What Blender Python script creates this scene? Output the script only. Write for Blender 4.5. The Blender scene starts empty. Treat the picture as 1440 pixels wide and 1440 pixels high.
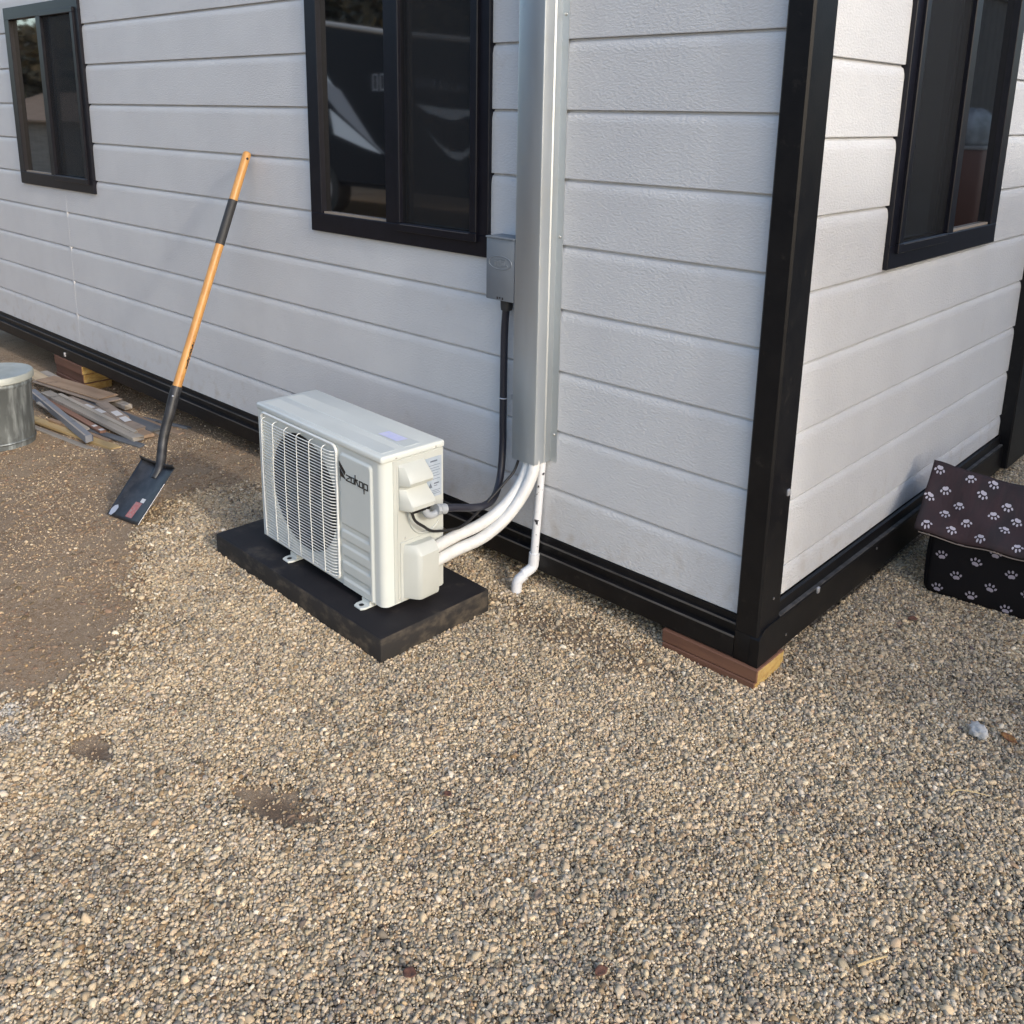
import bpy, bmesh, math, random
import numpy as np
from mathutils import Vector, Matrix, Euler
from mathutils.noise import noise as pnoise
random.seed(7)
rng = np.random.default_rng(11)
S = bpy.context.scene
COL = S.collection
R = math.radians

# ---------------------------------------------------------------- camera, light, exposure
cam_d = bpy.data.cameras.new('camera'); cam = bpy.data.objects.new('camera', cam_d); COL.objects.link(cam)
YAW, PITCH, ROLL = 0.7487820582833363, 1.319987279776884, 0.01712710754568746
CAM_LOC = Vector((1.01796096, -2.04405886, 1.43859471))
FPX, CY = 1315.65, 496.757
CAM_ROT = Matrix.Rotation(YAW, 3, 'Z') @ Matrix.Rotation(PITCH, 3, 'X') @ Matrix.Rotation(ROLL, 3, 'Z')
cam.matrix_world = Matrix.Translation(CAM_LOC) @ CAM_ROT.to_4x4()
cam_d.sensor_fit = 'HORIZONTAL'; cam_d.sensor_width = 36.0; cam_d.lens = FPX / 1440 * 36
cam_d.shift_y = -(720 - CY) / 1440
cam_d.clip_start = 0.05; cam_d.clip_end = 600
S.camera = cam

SUN_EL, SUN_AZ = R(25.0), R(-7.0)          # azimuth measured from +x towards +y
sd = Vector((math.cos(SUN_EL) * math.cos(SUN_AZ), math.cos(SUN_EL) * math.sin(SUN_AZ), math.sin(SUN_EL)))
world = bpy.data.worlds.new('World'); S.world = world; world.use_nodes = True
wn = world.node_tree; bg = wn.nodes['Background']
sky = wn.nodes.new('ShaderNodeTexSky'); sky.sky_type = 'NISHITA'; sky.sun_disc = False
sky.sun_elevation = SUN_EL; sky.sun_rotation = math.pi / 2 - SUN_AZ
sky.air_density = 1.0; sky.dust_density = 2.4; sky.ozone_density = 1.0; sky.altitude = 300
wn.links.new(sky.outputs[0], bg.inputs[0]); bg.inputs[1].default_value = 0.15
sun_d = bpy.data.lights.new('sun', 'SUN'); sun_d.energy = 0.72; sun_d.angle = R(2.2); sun_d.color = (1.0, 0.955, 0.89)
sun = bpy.data.objects.new('sun', sun_d); COL.objects.link(sun)
sun.rotation_euler = (-sd).to_track_quat('-Z', 'Y').to_euler()
S.view_settings.view_transform = 'Standard'; S.view_settings.look = 'None'
S.view_settings.gamma = 1; S.view_settings.use_curve_mapping = False
S.view_settings.exposure = 1.12
S.render.engine = 'CYCLES'

# ---------------------------------------------------------------- helpers
def project(x, y, z):
    """pixel (1440 frame) of world points given as arrays"""
    M = np.array(CAM_ROT); d = np.stack([x - CAM_LOC[0], y - CAM_LOC[1], z - CAM_LOC[2]], -1) @ M
    w = -d[..., 2]; w = np.where(w < 1e-3, 1e-3, w)
    return 720 + FPX * d[..., 0] / w, CY - FPX * d[..., 1] / w, -d[..., 2]

def link(name, mesh, mat=None, parent=None, smooth=False):
    o = bpy.data.objects.new(name, mesh); COL.objects.link(o)
    if mat is not None:
        for m in (mat if isinstance(mat, (list, tuple)) else [mat]): mesh.materials.append(m)
    if parent is not None: o.parent = parent
    if smooth:
        mesh.polygons.foreach_set('use_smooth', np.ones(len(mesh.polygons), bool))
    return o

def from_bm(name, bm, mat=None, parent=None, smooth=False, auto=None):
    me = bpy.data.meshes.new(name)
    bmesh.ops.recalc_face_normals(bm, faces=bm.faces)
    if auto is not None:
        for f in bm.faces: f.smooth = True
        for e in bm.edges:
            if len(e.link_faces) == 2 and e.calc_face_angle() > auto: e.smooth = False
    bm.to_mesh(me); bm.free()
    return link(name, me, mat, parent, smooth)

def pyd(name, v, f, mat=None, parent=None, smooth=False):
    me = bpy.data.meshes.new(name); me.from_pydata([tuple(p) for p in v], [], f); me.update()
    return link(name, me, mat, parent, smooth)

def tag(o, label=None, cat=None, group=None, kind=None):
    if label: o['label'] = label
    if cat: o['category'] = cat
    if group: o['group'] = group
    if kind: o['kind'] = kind
    return o

def thing(name, label, cat, loc=(0, 0, 0), rotz=0.0, group=None):
    o = bpy.data.objects.new(name, None); COL.objects.link(o)
    o.location = loc; o.rotation_euler = (0, 0, rotz); o.empty_display_size = .1
    return tag(o, label, cat, group)

def bbox(bm, x0, x1, y0, y1, z0, z1, bev=0.0, seg=2):
    r = bmesh.ops.create_cube(bm, size=1.0)
    for v in r['verts']:
        v.co = ((x0 + x1) / 2 + v.co.x * (x1 - x0), (y0 + y1) / 2 + v.co.y * (y1 - y0), (z0 + z1) / 2 + v.co.z * (z1 - z0))
    if bev:
        es = list({e for v in r['verts'] for e in v.link_edges})
        bmesh.ops.bevel(bm, geom=es, offset=bev, segments=seg, affect='EDGES', profile=0.5)

def box(name, x0, x1, y0, y1, z0, z1, mat, parent=None, bev=0.0, seg=2):
    bm = bmesh.new(); bbox(bm, x0, x1, y0, y1, z0, z1, bev, seg)
    return from_bm(name, bm, mat, parent, auto=R(40) if bev else None)

def prism(bm, pts, axis, a0, a1):
    """extrude a 2-D outline along an axis; pts are the two other coordinates in x,y,z order"""
    def p(u, v, a): return {'x': (a, u, v), 'y': (u, a, v), 'z': (u, v, a)}[axis]
    A = [bm.verts.new(p(u, v, a0)) for u, v in pts]; B = [bm.verts.new(p(u, v, a1)) for u, v in pts]
    n = len(pts)
    bm.faces.new(A); bm.faces.new(B[::-1])
    for i in range(n): bm.faces.new((A[i], A[(i + 1) % n], B[(i + 1) % n], B[i]))

def smooth_path(pts, n=8):
    P = [Vector(p) for p in pts]; P = [P[0] * 2 - P[1]] + P + [P[-1] * 2 - P[-2]]
    out = []
    for i in range(1, len(P) - 2):
        a, b, c, d = P[i - 1:i + 3]
        for k in range(n):
            t = k / n
            out.append(.5 * ((2 * b) + (c - a) * t + (2 * a - 5 * b + 4 * c - d) * t * t + (3 * b - a - 3 * c + d) * t ** 3))
    out.append(P[-2]); return out

def tube(bm, path, r, seg=10, cap=True, sx=1.0):
    path = [Vector(p) for p in path]; rings = []
    t0 = (path[1] - path[0]).normalized(); up = t0.orthogonal().normalized()
    for i, p in enumerate(path):
        t = (path[min(i + 1, len(path) - 1)] - path[max(i - 1, 0)]).normalized()
        up = (up - t * up.dot(t)).normalized(); sd_ = t.cross(up)
        rr = r(i / (len(path) - 1)) if callable(r) else r
        rings.append([bm.verts.new(p + (up * math.cos(a) * sx + sd_ * math.sin(a)) * rr) for a in [2 * math.pi * k / seg for k in range(seg)]])
    for a, b in zip(rings, rings[1:]):
        for k in range(seg): bm.faces.new((a[k], a[(k + 1) % seg], b[(k + 1) % seg], b[k]))
    if cap: bm.faces.new(rings[0][::-1]); bm.faces.new(rings[-1])

def tubeobj(name, path, r, mat, parent=None, seg=10):
    bm = bmesh.new(); tube(bm, path, r, seg); return from_bm(name, bm, mat, parent, auto=R(50))

def lathe(bm, prof, seg=40, c=(0, 0, 0), a0=0.0, a1=2 * math.pi):
    rings = []
    for r, z in prof:
        rings.append([bm.verts.new((c[0] + r * math.cos(a0 + (a1 - a0) * k / seg), c[1] + r * math.sin(a0 + (a1 - a0) * k / seg), c[2] + z)) for k in range(seg)])
    for a, b in zip(rings, rings[1:]):
        for k in range(seg): bm.faces.new((a[k], a[(k + 1) % seg], b[(k + 1) % seg], b[k]))

def copy_to(o, name, parent=None, loc=None, rot=None):
    c = o.copy(); c.name = name; COL.objects.link(c)
    if parent is not None: c.parent = parent
    if loc is not None: c.location = loc
    if rot is not None: c.rotation_euler = rot
    return c

# ---------------------------------------------------------------- materials
def mat(name, col, rough=.5, metal=0., col2=None, nscale=20., ndetail=4., lo=.35, hi=.65, stretch=(1, 1, 1),
        bump=0., bscale=200., bdetail=3., bdist=.002, bstretch=(1, 1, 1), spec=.5, col3=None, n3scale=4., n3lo=.5, n3hi=.7, rough2=None):
    m = bpy.data.materials.new(name); m.use_nodes = True
    nt = m.node_tree; b = nt.nodes['Principled BSDF']; L = nt.links.new
    b.inputs['Base Color'].default_value = (*col, 1); b.inputs['Roughness'].default_value = rough
    b.inputs['Metallic'].default_value = metal; b.inputs['Specular IOR Level'].default_value = spec
    tc = nt.nodes.new('ShaderNodeTexCoord')
    def noise(scale, detail, st):
        mp = nt.nodes.new('ShaderNodeMapping'); mp.inputs['Scale'].default_value = st
        L(tc.outputs['Object'], mp.inputs['Vector'])
        n = nt.nodes.new('ShaderNodeTexNoise'); n.inputs['Scale'].default_value = scale; n.inputs['Detail'].default_value = detail
        n.inputs['Roughness'].default_value = .6
        L(mp.outputs[0], n.inputs['Vector']); return n
    def ramp(src, a, z):
        r = nt.nodes.new('ShaderNodeMapRange'); r.interpolation_type = 'SMOOTHSTEP'
        r.inputs['From Min'].default_value = a; r.inputs['From Max'].default_value = z
        L(src, r.inputs['Value']); return r.outputs[0]
    last = None
    if col2 is not None:
        f = ramp(noise(nscale, ndetail, stretch).outputs['Fac'], lo, hi)
        mx = nt.nodes.new('ShaderNodeMix'); mx.data_type = 'RGBA'
        mx.inputs[6].default_value = (*col, 1); mx.inputs[7].default_value = (*col2, 1); L(f, mx.inputs[0]); last = mx.outputs[2]
        if rough2 is not None:
            rr = nt.nodes.new('ShaderNodeMapRange'); rr.inputs['To Min'].default_value = rough; rr.inputs['To Max'].default_value = rough2
            L(f, rr.inputs['Value']); L(rr.outputs[0], b.inputs['Roughness'])
    if col3 is not None:
        f = ramp(noise(n3scale, 5, (1, 1, 1)).outputs['Fac'], n3lo, n3hi)
        mx = nt.nodes.new('ShaderNodeMix'); mx.data_type = 'RGBA'
        mx.inputs[7].default_value = (*col3, 1); L(f, mx.inputs[0])
        if last: L(last, mx.inputs[6])
        else: mx.inputs[6].default_value = (*col, 1)
        last = mx.outputs[2]
    if last: L(last, b.inputs['Base Color'])
    if bump:
        bp = nt.nodes.new('ShaderNodeBump'); bp.inputs['Strength'].default_value = bump; bp.inputs['Distance'].default_value = bdist
        L(noise(bscale, bdetail, bstretch).outputs['Fac'], bp.inputs['Height']); L(bp.outputs[0], b.inputs['Normal'])
    m['bsdf'] = b.name
    return m

M_siding = mat('siding_white', (.62, .62, .62), .55, col2=(.585, .585, .588), nscale=3, bump=.75, bscale=150, bdetail=3, bdist=.0035, bstretch=(.6, .6, 1.25),
               col3=(.53, .51, .49), n3scale=9, n3lo=.62, n3hi=.85)
def splash(m):
    # tan dust splashed up from the ground onto the lowest boards: spots with a shape of their own
    nt = m.node_tree; L = nt.links.new; b = nt.nodes[m['bsdf']]
    src = b.inputs['Base Color'].links[0].from_socket
    tc = nt.nodes.new('ShaderNodeTexCoord'); sx = nt.nodes.new('ShaderNodeSeparateXYZ'); L(tc.outputs['Object'], sx.inputs[0])
    mr = nt.nodes.new('ShaderNodeMapRange'); mr.inputs['From Min'].default_value = .40; mr.inputs['From Max'].default_value = .16; L(sx.outputs['Z'], mr.inputs['Value'])
    acc = None
    for sc, lo, hi in ((160, .60, .68), (18, .52, .75)):
        n = nt.nodes.new('ShaderNodeTexNoise'); n.inputs['Scale'].default_value = sc; n.inputs['Detail'].default_value = 4; L(tc.outputs['Object'], n.inputs['Vector'])
        r = nt.nodes.new('ShaderNodeMapRange'); r.inputs['From Min'].default_value = lo; r.inputs['From Max'].default_value = hi; L(n.outputs['Fac'], r.inputs['Value'])
        if acc is None: acc = r.outputs[0]
        else:
            a = nt.nodes.new('ShaderNodeMath'); a.operation = 'MAXIMUM'; L(acc, a.inputs[0]); L(r.outputs[0], a.inputs[1]); acc = a.outputs[0]
    a = nt.nodes.new('ShaderNodeMath'); a.operation = 'MULTIPLY'; L(acc, a.inputs[0]); L(mr.outputs[0], a.inputs[1])
    a2 = nt.nodes.new('ShaderNodeMath'); a2.operation = 'MULTIPLY'; a2.inputs[1].default_value = .55; L(a.outputs[0], a2.inputs[0])
    mx = nt.nodes.new('ShaderNodeMix'); mx.data_type = 'RGBA'; mx.inputs[7].default_value = (.42, .36, .29, 1); L(a2.outputs[0], mx.inputs[0]); L(src, mx.inputs[6]); L(mx.outputs[2], b.inputs['Base Color'])
splash(M_siding)
M_black = mat('black_steel', (.005, .0048, .0057), .42, col2=(.008, .0076, .008), nscale=14, col3=(.032, .028, .024), n3scale=26, n3lo=.60, n3hi=.82, spec=.25, bump=.15, bscale=300)
M_dark = mat('dark_void', (.03, .03, .03), .9)
M_frame = mat('window_black', (.005, .005, .009), .38, col2=(.007, .007, .012), nscale=30, spec=.32)
M_bead = mat('tan_bead', (.30, .25, .20), .5)
M_glass = mat('dark_glass', (.006, .006, .007), .03, spec=1.0)
M_glass.node_tree.nodes[M_glass['bsdf']].inputs['IOR'].default_value = 2.6
M_white = mat('ac_white', (.63, .655, .62), .38, col2=(.605, .63, .595), nscale=6)
M_cream = mat('plastic_cream', (.50, .515, .480), .4, col2=(.478, .492, .456), nscale=8)
M_wire = mat('wire_white', (.72, .73, .70), .35)
M_fan = mat('fan_grey', (.016, .017, .019), .45)
M_ink = mat('logo_ink', (.012, .011, .012), .4)
M_label = mat('label_bluegrey', (.40, .45, .52), .35, col2=(.34, .40, .47), nscale=40)
M_labelink = mat('label_ink', (.12, .14, .18), .5)
M_stick = mat('lavender_sticker', (.68, .68, .86), .3, col2=(.60, .62, .86), nscale=60)
M_screw = mat('screw_steel', (.55, .54, .50), .35, metal=.8)
M_galv = mat('galvanized', (.46, .495, .52), .38, metal=.85, col2=(.54, .575, .60), nscale=5, stretch=(1, 1, .12), rough2=.50, col3=(.50, .52, .52), n3scale=14, n3lo=.5, n3hi=.8, bump=.05, bscale=60)
M_galvold = mat('galvanized_weathered', (.17, .19, .195), .45, metal=.6, col2=(.40, .44, .45), nscale=26, lo=.42, hi=.66, stretch=(1, 1, .16), rough2=.6, col3=(.09, .095, .095), n3scale=8, n3lo=.5, n3hi=.72)
M_lid = mat('can_lid', (.36, .38, .345), .55, metal=.3, col2=(.42, .44, .41), nscale=9, col3=(.30, .36, .46), n3scale=14, n3lo=.62, n3hi=.75)
M_boxgrey = mat('electrical_grey', (.20, .225, .25), .45, metal=.2, col2=(.175, .195, .22), nscale=6)
M_flex = mat('flex_conduit', (.022, .022, .032), .42)
M_cable = mat('black_rubber', (.014, .013, .013), .5)
M_fitting = mat('fitting_grey', (.34, .36, .38), .45)
M_pipe = mat('white_wrap', (.66, .655, .63), .45, bump=.5, bscale=55, bdist=.004, col2=(.60, .595, .57), nscale=25, stretch=(1, 1, .4), col3=(.55, .52, .46), n3scale=30, n3lo=.66, n3hi=.8)
M_pvc = mat('white_pvc', (.68, .69, .71), .3)
M_pvcmark = mat('white_pvc_scuffed', (.68, .69, .71), .3, col3=(.03, .03, .035), n3scale=34, n3lo=.60, n3hi=.64)
M_pad = mat('pad_black', (.0095, .0085, .010), .66, col2=(.014, .0125, .014), nscale=9, bump=.12, bscale=160, col3=(.050, .042, .034), n3scale=9, n3lo=.56, n3hi=.74, spec=.3)
M_padside = mat('pad_side_soiled', (.017, .015, .014), .8, col2=(.075, .060, .044), nscale=16, lo=.46, hi=.74, stretch=(1, 1, 1.6), bump=.3, bscale=120)
M_wood = mat('handle_wood', (.56, .29, .085), .4, col2=(.48, .23, .065), nscale=30, stretch=(1, 1, .08))
M_grip = mat('grip_black', (.025, .025, .026), .6)
M_tool = mat('tool_black', (.014, .0142, .0155), .46, col2=(.034, .034, .037), nscale=25, col3=(.09, .085, .08), n3scale=24, n3lo=.62, n3hi=.8)
M_bare = mat('worn_steel', (.55, .55, .57), .4, metal=.6)
M_red = mat('sticker_red', (.42, .12, .10), .5, col2=(.34, .22, .20), nscale=120, lo=.45, hi=.6)
M_paper = mat('sticker_white', (.62, .60, .58), .5)
M_redwood = mat('treated_red', (.125, .056, .034), .75, col2=(.18, .085, .05), nscale=24, stretch=(.1, 1, 1), bump=.2, bscale=120, bstretch=(.1, 1, 1))
M_endgrain = mat('end_grain', (.46, .31, .10), .75, col2=(.34, .20, .06), nscale=60, stretch=(.3, .6, 1.3), bump=.3, bscale=140, col3=(.42, .31, .13), n3scale=30, n3lo=.5, n3hi=.6)
M_fab1 = mat('maroon_fabric', (.038, .018, .020), .8, col2=(.022, .015, .017), nscale=7, stretch=(2.5, .5, 1), bump=.25, bscale=26, bdetail=2, bdist=.01, bstretch=(2.2, .5, .6))
M_fab2 = mat('black_fabric', (.0055, .005, .0062), .8, spec=.2, bump=.2, bscale=24, bdetail=2, bdist=.008)
M_paw = mat('paw_print_white', (.50, .46, .50), .7)
M_paw2 = mat('paw_print_grey', (.30, .27, .32), .7)
M_piping = mat('tan_edge', (.22, .18, .15), .7)
def woodm(name, a, b): return mat(name, a, .8, col2=b, nscale=18, stretch=(.06, 1, 1), bump=.25, bscale=90, bstretch=(.06, 1, 1), col3=tuple(.6 * x for x in a), n3scale=12, n3lo=.58, n3hi=.75)
M_wgrey = woodm('weathered_grey', (.25, .22, .185), (.34, .30, .25))
M_wdark = woodm('painted_dark_grey', (.10, .105, .115), (.135, .14, .145))
M_wblue = woodm('painted_blue_grey', (.185, .195, .215), (.22, .225, .245))
M_wbrown = woodm('brown_ply', (.28, .185, .115), (.36, .25, .165))
M_wtaupe = woodm('taupe_ply', (.31, .245, .195), (.25, .195, .15))
M_wyel = woodm('yellow_pine', (.50, .36, .175), (.42, .29, .13))
M_wpale = woodm('pale_pine', (.58, .46, .30), (.50, .38, .24))
M_wred = woodm('red_brown_lath', (.22, .115, .075), (.28, .15, .10))
M_wlight = woodm('bleached_wood', (.42, .37, .31), (.34, .30, .25))

# ---------------------------------------------------------------- value noise for ground masks (numpy)
def vnoise(x, y, s, seed=0, octaves=3):
    g = np.random.default_rng(100 + seed).random((256, 256)); out = 0.; amp = 1.; tot = 0.
    for o in range(octaves):
        u = x * s * 2 ** o + 37.3 * o + 500; v = y * s * 2 ** o + 11.7 * o + 500
        i = np.floor(u).astype(int); j = np.floor(v).astype(int); fu = u - i; fv = v - j
        fu = fu * fu * (3 - 2 * fu); fv = fv * fv * (3 - 2 * fv)
        G = lambda a, b: g[a % 256, b % 256]
        out = out + amp * ((G(i, j) * (1 - fu) + G(i + 1, j) * fu) * (1 - fv) + (G(i, j + 1) * (1 - fu) + G(i + 1, j + 1) * fu) * fv)
        tot += amp; amp *= .5
    return out / tot

def sstep(a, b, x):
    t = np.clip((x - a) / (b - a), 0, 1); return t * t * (3 - 2 * t)

PATCHES = [(-.505, -1.141, .115, .055, .016), (-.957, -1.325, .07, .045, .010), (-.189, -1.015, .045, .03, .010), (-.90, -1.43, .05, .03, .006)]
BND_Y = np.array([-2.4, -1.7, -1.45, -1.36, -1.22, -1.055, -.90, -.76, -.66, -.45, -.2, 0.2])
BND_X = np.array([-1.9, -1.55, -1.30, -1.12, -1.16, -1.33, -1.60, -1.84, -1.98, -2.14, -2.05, -1.7])
def soil_mask(x, y):
    xb = np.interp(y, BND_Y, BND_X) + (vnoise(x, y, 4, 3) - .5) * .26 + (vnoise(x, y, 20, 4) - .5) * .16
    m = sstep(.22, -.20, x - xb)
    for px, py, ra, rb, d in PATCHES:
        dx, dy = x - px, y - py
        a = .35; u = dx * math.cos(a) + dy * math.sin(a); v = -dx * math.sin(a) + dy * math.cos(a)
        if d < .012 and rb < .04: continue
        q = (u / ra) ** 2 + (v / rb) ** 2 + (vnoise(x, y, 32, 5) - .5) * 2.2
        m = np.maximum(m, sstep(2.0, .25, q) * (.96 if d > .008 else .7))
    # bare strip near the drain outlet
    q = ((x + .46) / .32) ** 2 + ((y + .15) / .10) ** 2 + (vnoise(x, y, 14, 6) - .5) * 2.0
    m = np.maximum(m, .80 * sstep(1.3, .4, q))
    m = np.maximum(m, sstep(-.02, .12, y) * sstep(-.02, -.12, x) * .85)      # under the house
    return np.clip(m, 0, 1)

def ground_z(x, y):
    x = np.asarray(x, float); y = np.asarray(y, float)
    z = -.095 * sstep(-1.7, -4.1, x) + (vnoise(x, y, 1.4, 1) - .5) * .022 + (vnoise(x, y, 6, 2) - .5) * .010
    z = z - .013 * np.exp(-((x / .40) ** 2 + ((y + .05) / .30) ** 2))
    for px, py, ra, rb, d in PATCHES:
        z = z - d * .8 * np.exp(-(((x - px) / ra) ** 2 + ((y - py) / rb) ** 2))
    return z
def gz(x, y): return float(ground_z(np.array([x]), np.array([y]))[0])

# ---------------------------------------------------------------- ground
xs = np.concatenate([[-260, -120, -60, -30, -16, -10, -7.5, -6.4], np.arange(-5.8, 2.21, .03), [2.6, 3.4, 5, 8, 14, 30, 60, 120, 260]])
ys = np.concatenate([[-260, -120, -60, -30, -16, -9, -5.5, -3.6, -2.8], np.arange(-2.4, 2.61, .03), [3.2, 4.4, 7, 12, 20, 40, 90, 260]])
X, Y = np.meshgrid(xs, ys, indexing='ij'); Z = ground_z(X, Y)
soil = soil_mask(X, Y)
Z = Z - .004 * (1 - soil)
nx, ny = X.shape
V = np.stack([X, Y, Z], -1).reshape(-1, 3)
I = np.arange(nx * ny).reshape(nx, ny)
F = np.stack([I[:-1, :-1], I[1:, :-1], I[1:, 1:], I[:-1, 1:]], -1).reshape(-1, 4)
me = bpy.data.meshes.new('ground'); me.from_pydata(V.tolist(), [], F.tolist())
at = me.attributes.new('soil', 'FLOAT', 'POINT'); at.data.foreach_set('value', soil.reshape(-1).astype(np.float32))
pt = me.attributes.new('patch_dark', 'FLOAT', 'POINT')
patch_dark = np.zeros_like(X)  # darker brown at the centres of the bare patches
for px, py, ra, rb, d in PATCHES[:3]:
    patch_dark = np.maximum(patch_dark, np.exp(-(((X - px - .02) / (ra * .75)) ** 2 + ((Y - py) / (rb * .75)) ** 2)))
pt.data.foreach_set('value', patch_dark.reshape(-1).astype(np.float32))
ground = link('ground', me, None, None, True); tag(ground, kind='structure')
def ground_mat():
    m = bpy.data.materials.new('soil_ground'); m.use_nodes = True; nt = m.node_tree; L = nt.links.new; b = nt.nodes['Principled BSDF']
    tc = nt.nodes.new('ShaderNodeTexCoord')
    def noise(s, d=5, r=.62):
        n = nt.nodes.new('ShaderNodeTexNoise'); n.inputs['Scale'].default_value = s; n.inputs['Detail'].default_value = d; n.inputs['Roughness'].default_value = r
        L(tc.outputs['Object'], n.inputs['Vector']); return n.outputs['Fac']
    def rng_(src, a, z, c=0., d=1.):
        r = nt.nodes.new('ShaderNodeMapRange'); r.interpolation_type = 'SMOOTHSTEP'
        for k, v in zip(('From Min', 'From Max', 'To Min', 'To Max'), (a, z, c, d)): r.inputs[k].default_value = v
        L(src, r.inputs['Value']); return r.outputs[0]
    def mix(f, a, c):
        x = nt.nodes.new('ShaderNodeMix'); x.data_type = 'RGBA'
        L(f, x.inputs[0])
        for k, q in ((6, a), (7, c)):
            if isinstance(q, tuple): x.inputs[k].default_value = (*q, 1)
            else: L(q, x.inputs[k])
        return x.outputs[2]
    a1 = nt.nodes.new('ShaderNodeAttribute'); a1.attribute_name = 'soil'
    a2 = nt.nodes.new('ShaderNodeAttribute'); a2.attribute_name = 'patch_dark'
    soilc = mix(rng_(noise(3.2), .35, .65), (.31, .213, .130), (.235, .158, .094))
    soilc = mix(rng_(noise(1.1, 3), .42, .62), soilc, (.34, .247, .155))
    soilc = mix(rng_(noise(9, 5, .7), .5, .75), soilc, (.18, .122, .076))
    soilc = mix(rng_(noise(60, 6, .75), .42, .68), soilc, (.36, .27, .185))
    soilc = mix(rng_(noise(300, 3, .7), .57, .66), soilc, (.56, .46, .36))
    soilc = mix(rng_(noise(210, 3, .7), .42, .28), soilc, (.075, .05, .035))
    soilc = mix(rng_(a2.outputs['Fac'], .35, .8), soilc, (.185, .128, .086))
    grav = mix(rng_(noise(140, 3), .4, .6), (.13, .103, .077), (.40, .34, .265))
    L(mix(a1.outputs['Fac'], grav, soilc), b.inputs['Base Color'])
    b.inputs['Roughness'].default_value = .95; b.inputs['Specular IOR Level'].default_value = .15
    bp = nt.nodes.new('ShaderNodeBump'); bp.inputs['Strength'].default_value = .8; bp.inputs['Distance'].default_value = .008
    ad = nt.nodes.new('ShaderNodeMath'); ad.operation = 'ADD'
    L(noise(150, 6, .75), ad.inputs[0]); L(noise(26, 5, .6), ad.inputs[1])
    L(ad.outputs[0], bp.inputs['Height']); L(bp.outputs[0], b.inputs['Normal'])
    return m
ground.data.materials.append(ground_mat())

# ---------------------------------------------------------------- gravel (instanced pebbles)
def pebble_mat():
    m = bpy.data.materials.new('pebble_stone'); m.use_nodes = True; nt = m.node_tree; L = nt.links.new; b = nt.nodes['Principled BSDF']
    a = nt.nodes.new('ShaderNodeAttribute'); a.attribute_type = 'INSTANCER'; a.attribute_name = 'stone'
    tc = nt.nodes.new('ShaderNodeTexCoord'); n = nt.nodes.new('ShaderNodeTexNoise'); n.inputs['Scale'].default_value = 2.2; n.inputs['Detail'].default_value = 4
    L(tc.outputs['Object'], n.inputs['Vector'])
    mr = nt.nodes.new('ShaderNodeMapRange'); mr.inputs['To Min'].default_value = .62; mr.inputs['To Max'].default_value = 1.35
    L(n.outputs['Fac'], mr.inputs['Value'])
    mm = nt.nodes.new('ShaderNodeVectorMath'); mm.operation = 'SCALE'
    L(a.outputs['Color'], mm.inputs[0]); L(mr.outputs[0], mm.inputs['Scale']); L(mm.outputs[0], b.inputs['Base Color'])
    b.inputs['Roughness'].default_value = .92; b.inputs['Specular IOR Level'].default_value = .15
    return m
M_peb = pebble_mat()
pebcol = bpy.data.collections.new('pebble_shapes')
for k in range(7):
    bm = bmesh.new(); bmesh.ops.create_icosphere(bm, subdivisions=2, radius=.5)
    off = Vector((k * 7.1, k * 3.3, k * 5.7)); ax = Vector((rng.uniform(.85, 1.15), rng.uniform(.65, .95), rng.uniform(.5, .75)))
    for v in bm.verts:
        n = v.co.normalized(); s = 1 + .50 * pnoise(n * 1.3 + off) + .20 * pnoise(n * 3.1 + off)
        c = v.co * s
        for pl in range(6):       # flattened facets
            d = Vector((math.sin(k * 2.1 + pl * 2.3), math.cos(k * 1.7 + pl * 1.9), math.sin(k + pl * 3.1))).normalized()
            e = c.dot(d) - .33
            if e > 0: c -= d * e * .8
        v.co = Vector((c.x * ax.x, c.y * ax.y, c.z * ax.z))
    me = bpy.data.meshes.new('pebble'); bm.to_mesh(me); bm.free(); me.materials.append(M_peb)
    me.polygons.foreach_set('use_smooth', np.ones(len(me.polygons), bool))
    pebcol.objects.link(bpy.data.objects.new('pebble', me))

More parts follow.
